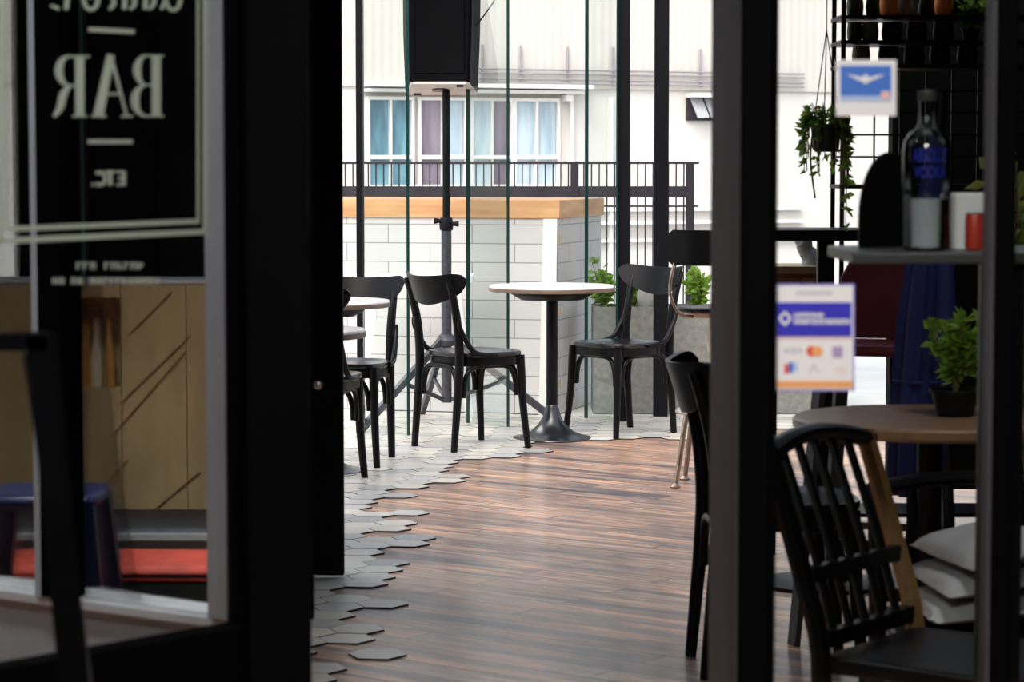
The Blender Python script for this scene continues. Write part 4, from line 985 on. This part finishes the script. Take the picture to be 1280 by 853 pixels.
for sx in (-1, 1):
    for sy in (-1, 1):
        mb = MB(); mb.loft([[(sx*(hw+.055)-.014, sy*(hw+.05)-.014, 0), (sx*(hw+.055)+.014, sy*(hw+.05)-.014, 0), (sx*(hw+.055)+.014, sy*(hw+.05)+.014, 0), (sx*(hw+.055)-.014, sy*(hw+.05)+.014, 0)],
                            [(sx*(hw-.022)-.021, sy*(hw-.02)-.02, zs-.02), (sx*(hw-.022)+.021, sy*(hw-.02)-.02, zs-.02), (sx*(hw-.022)+.021, sy*(hw-.02)+.02, zs-.02), (sx*(hw-.022)-.021, sy*(hw-.02)+.02, zs-.02)]]); mb.build('leg', M['navy'], t)
for z in (.28,):
    k = hw+.02; MB().span((-k, -k, z), (k, -k+.012, z+.02)).span((-k, k-.012, z), (k, k, z+.02)).span((-k, -k, z), (-k+.012, k, z+.02)).span((k-.012, -k, z), (k, k, z+.02)).build('foot_rest', M['navy'], t)
# pale glass fin behind
st(MB().span((xat(78, 6.7), 6.7, 0), (xat(83, 6.7), 7.0, 2.75)).build('trim_9', M['paleedge']))
# near open-framed stand at the left edge
Yn = 2.62
t = thing('folding_stand', 'dark open-framed folding stand at the left edge before the signed door', 'stand', (xat(-60, Yn), Yn, 0))
P0, P1 = at(52, 427, Yn), at(52, 427, Yn); dn = at(92, 853, Yn)-at(52, 427, Yn); ft = P0+dn*(P0.z/-dn.z)
off = Vector(t.location)
mir = lambda p: Vector((2*off.x-p.x, p.y, p.z))
MB().bar(P0+Vector((0, 0, .006)), ft, .026, .03, (0, 1, 0)).build('leg', M['frame'], t, True); MB().bar(mir(P0)+Vector((0, 0, .006)), mir(ft), .026, .03, (0, 1, 0)).build('leg', M['frame'], t, True)
MB().bar(P0+Vector((.008, 0, 0)), mir(P0)-Vector((.008, 0, 0)), .03, .018, (0, 0, 1)).build('top_rail', M['frame'], t, True)
for s_ in (0, 1):
    a = P0+Vector((-.012, .02, -.01)); b = Vector((ft.x-.012, Yn+.30, 0))
    if s_: a, b = mir(a), mir(b)
    MB().bar(a, b, .02, .022, (0, 1, 0)).build('rear_leg', M['framegrey'], t, True)
MB().bar(Vector((ft.x*.6+P0.x*.4, Yn+.0, .42)), mir(Vector((ft.x*.6+P0.x*.4, Yn+.0, .42))), .018, .022).build('cross_bar', M['steel'], t, True)

# ================================================================== LIGHT, WORLD, CAMERA
W = bpy.data.worlds.new('World'); S.world = W; W.use_nodes = True
nt = W.node_tree; bg = nt.nodes['Background']; sk = nt.nodes.new('ShaderNodeTexSky'); sk.sky_type = 'NISHITA'; sk.sun_disc = False
sk.sun_elevation = R(48); sk.sun_rotation = R(200); sk.air_density = 1.0; sk.dust_density = 4; sk.ozone_density = .6
hs = nt.nodes.new('ShaderNodeHueSaturation'); hs.inputs['Saturation'].default_value = .45; nt.links.new(sk.outputs[0], hs.inputs['Color']); nt.links.new(hs.outputs[0], bg.inputs['Color'])
bg.inputs['Strength'].default_value = .34
sun = bpy.data.lights.new('sun', 'SUN'); sun.energy = 1.0; sun.angle = R(25); sun.color = (1, .96, .9)
so = bpy.data.objects.new('sun', sun); COL.objects.link(so); so.rotation_euler = Vector((.5, -.45, -.8)).to_track_quat('-Z', 'Y').to_euler()
def lamp(loc, power, size, col=(1, .965, .93), aim=(0, 0, -1), spread=120):
    l = bpy.data.lights.new('unseen_lamp', 'AREA'); l.energy = power; l.size = size; l.color = col; l.spread = R(spread)
    o = bpy.data.objects.new('unseen_lamp', l); COL.objects.link(o); o.location = loc; o.rotation_euler = Vector(aim).to_track_quat('-Z', 'Y').to_euler()
lamp((0, 1.2, 2.7), 42, .5, aim=(0, .5, -1))
lamp((-1.0, 4.8, 2.7), 17, .4, spread=80)  # unseen fill light added to brighten the tan counter
lamp((-1.15, 3.5, 2.7), 9, .3)  # unseen fill added for the sill wall and the sign's far side
lamp((1.2, 4.9, 2.7), 5, .4)  # weak unseen fill added for the right-hand side
cam = bpy.data.cameras.new('camera'); co = bpy.data.objects.new('camera', cam); COL.objects.link(co); S.camera = co
co.location = (0, 0, CH); co.rotation_euler = (R(90)-PITCH, 0, 0); cam.sensor_width = 36; cam.lens = FPX/1280*36
cam.clip_start = .05; cam.clip_end = 300
cam.dof.use_dof = True; cam.dof.focus_distance = 12.2; cam.dof.aperture_fstop = 9.5
S.view_settings.view_transform = 'Standard'; S.view_settings.look = 'None'; S.view_settings.gamma = 1; S.view_settings.use_curve_mapping = False
S.view_settings.exposure = .42
cy_ = S.cycles; cy_.use_denoising = True; cy_.max_bounces = 10; cy_.diffuse_bounces = 5; cy_.glossy_bounces = 5; cy_.transparent_max_bounces = 24; cy_.sample_clamp_indirect = 8
cy_.caustics_reflective = False; cy_.caustics_refractive = False
